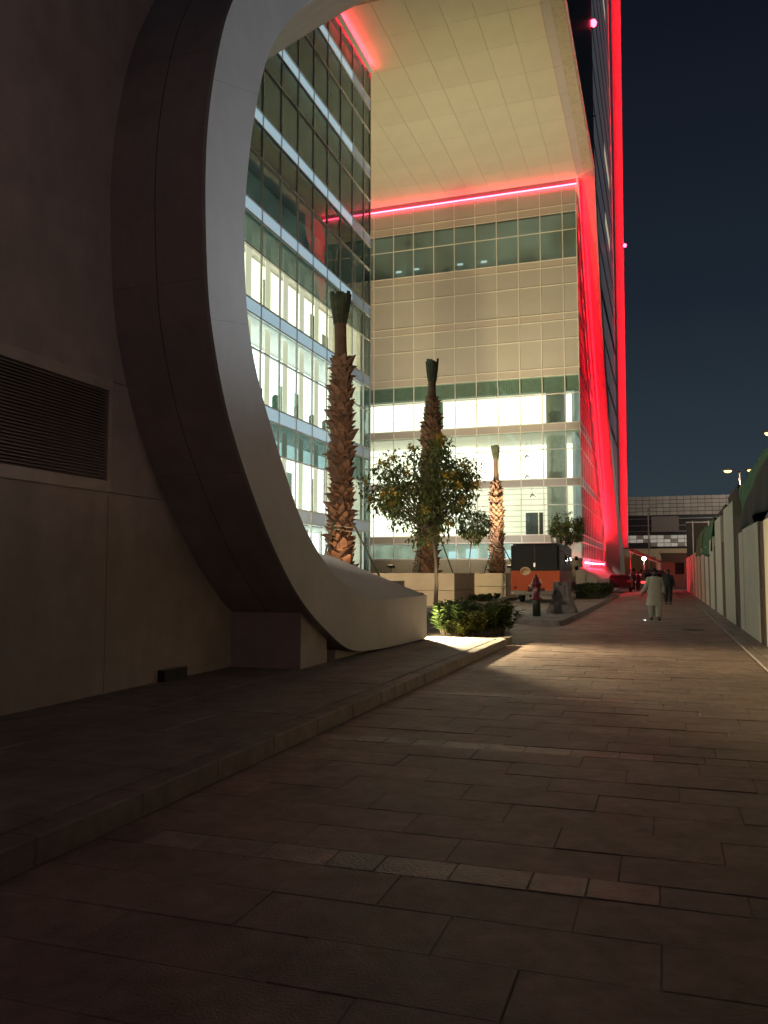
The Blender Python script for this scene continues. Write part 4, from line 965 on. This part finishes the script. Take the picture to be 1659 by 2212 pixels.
MB().tube([(0, .25, -2.88), (0, .25, .1), (0, .15, .1)], .035, 6).build('post', M_metal, gl_, False)
lamp('security_lamp', 'POINT', (-1.62, 79.7, 2.88), gl_, 60, (.85, 1, .93), radius=.15)

# parked cars
def car(loc, rz, paint, label, tail=False, suv=False):
    t = thing('parked_car', label, 'car', loc, 'cars at the end of the road', rz)
    h = 1.75 if suv else 1.42; w = .92; L = 2.2
    pr = [(-L, .35), (-L, .80), (-L+.12, .95), (-1.55, 1.0), (-1.15, h-.06), (-.6, h), (.55, h), (1.15, 1.02), (1.9, .92), (L, .78), (L, .38)]
    if suv: pr = [(-L, .42), (-L+.02, 1.05), (-L+.12, h-.1), (-L+.4, h), (.5, h), (1.05, 1.14), (1.95, 1.05), (L, .9), (L, .42)]
    rings = []
    for s, k in ((-1, .86), (-.93, 1), (.93, 1), (1, .86)):
        rings.append([(s*w*(1 if z < 1.1 else .84), y*(1 if abs(s) < .95 else .985), .35+(z-.35)*(1 if abs(s) < .95 else .97)) for y, z in pr])
    MB().loft(rings, True, True).build('body', paint, t, False, bevel=.03)
    gm = mat('car_glass', (.012, .013, .015), .05)
    yb = -L+.03 if suv else -1.42
    MB().add([(-.62, yb-.03, h-.55), (.62, yb-.03, h-.55), (.58, yb+.10, h-.16), (-.58, yb+.10, h-.16)], [(0, 1, 2, 3)]).build('rear_window', gm, t, False)
    for s in (-1, 1):
        MB().add([(s*.90, -1.1, 1.05), (s*.90, .9, 1.05), (s*.80, .5, h-.1), (s*.80, -.9, h-.1)], [(0, 1, 2, 3)]).build('side_window', gm, t, False)
        ubox_ = MB().box(s*.72-.16, s*.72+.16, -L-.03, -L+.05, .78, .92).build('tail_light', emis('car_tail_on', (1, .03, .03), 3) if tail else mat('tail_lens', (.35, .03, .02)), t, False, bevel=.02)
        for y in (-1.35, 1.35):
            q = MB(); q.loft([[(s*.80+u, y+rr*math.cos(2*math.pi*j/18), .33+rr*math.sin(2*math.pi*j/18)) for j in range(18)] for rr, u in ((.20, -.10), (.33, -.09), (.33, .09), (.20, .10))], True, False)
            wh = q.build('tyre', M_rub, t, False)
            q = MB(); q.loft([[(s*.80+u, y+rr*math.cos(2*math.pi*j/18), .33+rr*math.sin(2*math.pi*j/18)) for j in range(18)] for rr, u in ((.03, -.07), (.2, -.08), (.2, .08), (.03, .07))], True, True)
            o = q.build('rim', M_metal, None); o.parent = wh
    MB().box(-.9, .9, -L-.06, -L+.12, .36, .60).build('bumper', M_black, t, False, bevel=.03)
    return t
car((-3.35, 71.5, .02), 0, mat('dark_red_paint', (.010, .007, .009), .4, spec=.3), 'dark saloon parked against the red lit shell leg')
car((-1.9, 82.5, .02), 0, mat('white_car_paint', (.6, .6, .58), .25, coat=.6), 'white car under the shade roof')
car((-.60, 66.5, .02), R(-2), mat('black_red_paint', (.03, .010, .012), .3, coat=.5), 'dark tall car standing behind the walking man', True, True)
MB().prism([(1.0, 74.3), (1.5, 74.3), (1.5, 74.9), (1.0, 74.9)], 0, .02)

# ================================================================== PEOPLE
def person(loc, rz, H, label, top_m, low_m, hair_m, skin_m, long=False, stride=.16, arm=.18, hat=False):
    t = thing('person', label, 'person', loc, None, rz)
    k = H/1.72
    # continuous body grown over a jointed skeleton
    J = {'pel': (0, 0, .92), 'wai': (0, .01, 1.08), 'che': (0, 0, 1.30), 'nec': (0, 0, 1.45), 'hea': (0, -.02, 1.56), 'top': (0, 0, 1.68),
         'ls': (.185, 0, 1.37), 'le': (.25, .04+arm*.25, 1.13), 'lw': (.27, .02-arm*.5, .90), 'lh': (.27, -.03-arm*.6, .80),
         'rs': (-.185, 0, 1.37), 're': (-.27, .04-arm*.3, 1.13), 'rw': (-.27-arm*.75, -.06+arm*.4, .93), 'rh': (-.28-arm*.95, -.08+arm*.5, .84),
         'lp': (.10, 0, .88), 'lk': (.11, -stride*.55, .50), 'la': (.11, -stride, .09), 'lt': (.12, -stride-.17, .04),
         'rp': (-.10, 0, .88), 'rk': (-.11, stride*.25, .50), 'ra': (-.11, stride, .10), 'rt': (-.12, stride-.15, .03)}
    RD = {'pel': .13, 'wai': .12, 'che': .145, 'nec': .055, 'hea': .09, 'top': .07, 'ls': .065, 'le': .045, 'lw': .03, 'lh': .03, 'rs': .065, 're': .045, 'rw': .03, 'rh': .03,
          'lp': .09, 'lk': .06, 'la': .042, 'lt': .035, 'rp': .09, 'rk': .06, 'ra': .042, 'rt': .035}
    E_ = [('pel', 'wai'), ('wai', 'che'), ('che', 'nec'), ('nec', 'hea'), ('hea', 'top'), ('che', 'ls'), ('ls', 'le'), ('le', 'lw'), ('lw', 'lh'), ('che', 'rs'), ('rs', 're'), ('re', 'rw'), ('rw', 'rh'),
          ('pel', 'lp'), ('lp', 'lk'), ('lk', 'la'), ('la', 'lt'), ('pel', 'rp'), ('rp', 'rk'), ('rk', 'ra'), ('ra', 'rt')]
    for s, w_, hnd in ((1, 'l', 'lh'), (-1, 'r', 'rh')):        # five fingers
        b = Vector(J[hnd])
        for q, (dx, dy, ln) in enumerate(((.0, -.030, .075), (.0, -.010, .085), (.0, .010, .08), (.0, .028, .065))):
            n1, n2 = hnd+'f%d' % q, hnd+'g%d' % q
            J[n1] = tuple(b+Vector((s*.004, dy, -.045))); J[n2] = tuple(b+Vector((-s*.012, dy*1.2, -.045-ln*.7)))
            RD[n1] = .010; RD[n2] = .008; E_ += [(hnd, n1), (n1, n2)]
        J[hnd+'t'] = tuple(b+Vector((-s*.01, -.05, -.02))); J[hnd+'u'] = tuple(b+Vector((-s*.015, -.062, -.055))); RD[hnd+'t'] = .012; RD[hnd+'u'] = .009
        E_ += [(hnd, hnd+'t'), (hnd+'t', hnd+'u')]
    ks = list(J); me = bpy.data.meshes.new('body')
    me.from_pydata([tuple(k*c for c in J[q]) for q in ks], [(ks.index(a), ks.index(b)) for a, b in E_], [])
    me.materials.append(skin_m)
    o = bpy.data.objects.new('body', me); COL.objects.link(o); o.parent = t
    md = o.modifiers.new('skin', 'SKIN')
    for i, q in enumerate(ks):
        sv = me.skin_vertices[0].data[i]; rr = RD[q]*k
        sv.radius = (rr*1.25, rr*.85) if q in ('pel', 'wai', 'che') else (rr, rr)
        sv.use_root = q == 'pel'
    sb_ = o.modifiers.new('smooth', 'SUBSURF'); sb_.levels = 1; sb_.render_levels = 1
    # face: nose, eyes, beard line
    MB().tube([(0, -.105*k, 1.575*k), (0, -.135*k, 1.545*k), (0, -.11*k, 1.535*k)], [.008*k, .016*k, .012*k], 6).build('nose', skin_m, o, False)
    for s in (-1, 1):
        MB().lathe([(.001, -.01), (.012, -.005), (.012, .005), (.001, .01)], (s*.032*k, -.103*k, 1.585*k), 8).build('eye', M_black, o, False)
        MB().lathe([(.004, -.03), (.016, -.015), (.018, .01), (.006, .03)], (s*.092*k, -.01*k, 1.565*k), 6).build('ear', skin_m, o, False)
    MB().box(-.025*k, .025*k, -.112*k, -.095*k, 1.508*k, 1.516*k).build('mouth', mat('lip', (.14, .05, .04)), o, False)
    def ring(cx, cy, z, a, b, n=20, wob=0): return [(k*(cx+a*math.cos(2*math.pi*j/n)*(1+wob*math.sin(3*2*math.pi*j/n+z*9))), k*(cy+b*math.sin(2*math.pi*j/n)*(1+wob*math.sin(4*2*math.pi*j/n+z*5))), k*z) for j in range(n)]
    hz = .50 if long else .86
    mb = MB()
    rows_ = [(0, 0, 1.485, .062, .065, 0), (0, 0, 1.46, .10, .085, 0), (0, 0, 1.42, .165, .11, 0), (0, 0, 1.37, .205, .13, .01), (0, 0, 1.25, .215, .15, .02), (0, 0, 1.08, .21, .15, .03), (0, 0, .92, .225, .17, .04)]
    if long: rows_ += [(0, -.01, .74, .25, .20, .06), (.005, -.015, .62, .265, .22, .08), (.01, -.015, hz, .275, .235, .10)]
    else: rows_ += [(0, 0, hz, .215, .165, .03)]
    mb.loft([ring(a, b, z, c, d, 20, w_) for a, b, z, c, d, w_ in rows_], True, False)
    mb.build('tunic' if long else 'jacket', top_m, t, False, smooth=True)
    for s in ('l', 'r'):
        a, b, c = (Vector(J[s+q])*k for q in ('s', 'e', 'w'))
        MB().tube([a.lerp(Vector((0, 0, a.z)), .35), a, a.lerp(b, .5), b, b.lerp(c, .5), c], [.085*k, .088*k, .075*k, .068*k, .062*k, .058*k], 12, False).build('sleeve', top_m, t, False, smooth=True)
        p, kn, an = (Vector(J[s+q])*k for q in ('p', 'k', 'a'))
        f = 1.25 if long else 1.0
        MB().tube([p+Vector((0, 0, .1*k)), p, p.lerp(kn, .5), kn, kn.lerp(an, .5), an+Vector((0, 0, .03))], [.12*k, .12*k, .105*k*f, .092*k*f, .085*k*f, .072*k*f], 12, False).build('trouser_leg', low_m, t, False, smooth=True)
        an = Vector(J[s+'a'])*k; tt = Vector(J[s+'t'])*k
        MB().tube([an+Vector((0, .07, -.04)), an+Vector((0, .0, -.035)), an.lerp(tt, .6)+Vector((0, 0, -.015)), tt+Vector((0, -.04, -.005))], [.035, .048, .045, .03], 10).build('shoe', M_black, t, False, smooth=True)
    hr = MB(); hr.loft([ring(0, .012, z, a, b, 16) for z, a, b in ((1.56, .096, .085), (1.60, .104, .102), (1.66, .10, .102), (1.71, .075, .078), (1.735, .02, .02))], True, True)
    hr.v = [(x, y+(.02*k if y < 0 and z < 1.62*k else 0), z) for x, y, z in hr.v]
    hr.build('hair', hair_m, t, False, smooth=True)
    MB().loft([ring(0, -.075, z, a, b, 12) for z, a, b in ((1.465, .03, .02), (1.49, .055, .035), (1.525, .07, .032), (1.54, .075, .02))], True, True).build('beard', hair_m, t, False, smooth=True)
    return t
M_skin = mat('brown_skin', (.22, .12, .08), .6); M_hair = mat('black_hair', (.012, .010, .009), .7)
M_kurta = mat('cream_cotton', (.52, .47, .36), .85, var=.08, scale=6, bump=.3, bscale=9)
M_dk = mat('dark_clothing', (.018, .017, .02), .85, var=.2)
person((-.27, 28.8, 0), R(3), 1.70, 'man in a long cream tunic and loose trousers walking towards the camera', M_kurta, M_kurta, M_hair, M_skin, True, .17, .16)
person((.22, 43.5, 0), R(-4), 1.74, 'person in dark clothes walking behind the man in cream', M_dk, M_dk, M_hair, M_skin, False, .15, .12)
person((-2.50, 74.2, 0), R(20), 1.80, 'left one of two dark-clothed people standing by the parked car', M_dk, M_dk, M_hair, M_skin, False, .05, .05)
person((-2.05, 74.6, 0), R(-30), 1.66, 'right one of two dark-clothed people standing by the parked car', M_dk, M_dk, M_hair, M_skin, False, .05, .05)

# litter and manhole covers on the paving
mc = MB(); mc.lathe([(.02, .002), (.30, .002), (.30, .008), (.02, .009)], (.75, 24.2, .003), 24)
tag(mc.build('manhole_cover', mat('cast_iron', (.05, .045, .04), .5, metal=.6)), 'round dark cover in the paving to the right of the walking man', 'manhole cover')
pl = MB().prism([(-.75, 28.5), (-.42, 28.45), (-.36, 28.62), (-.66, 28.7)], .006, .012)
tag(pl.build('litter_sheet', mat('wet_white_paper', (.75, .75, .72), .15), None), 'flat pale scrap lying left of the walking man', 'litter')
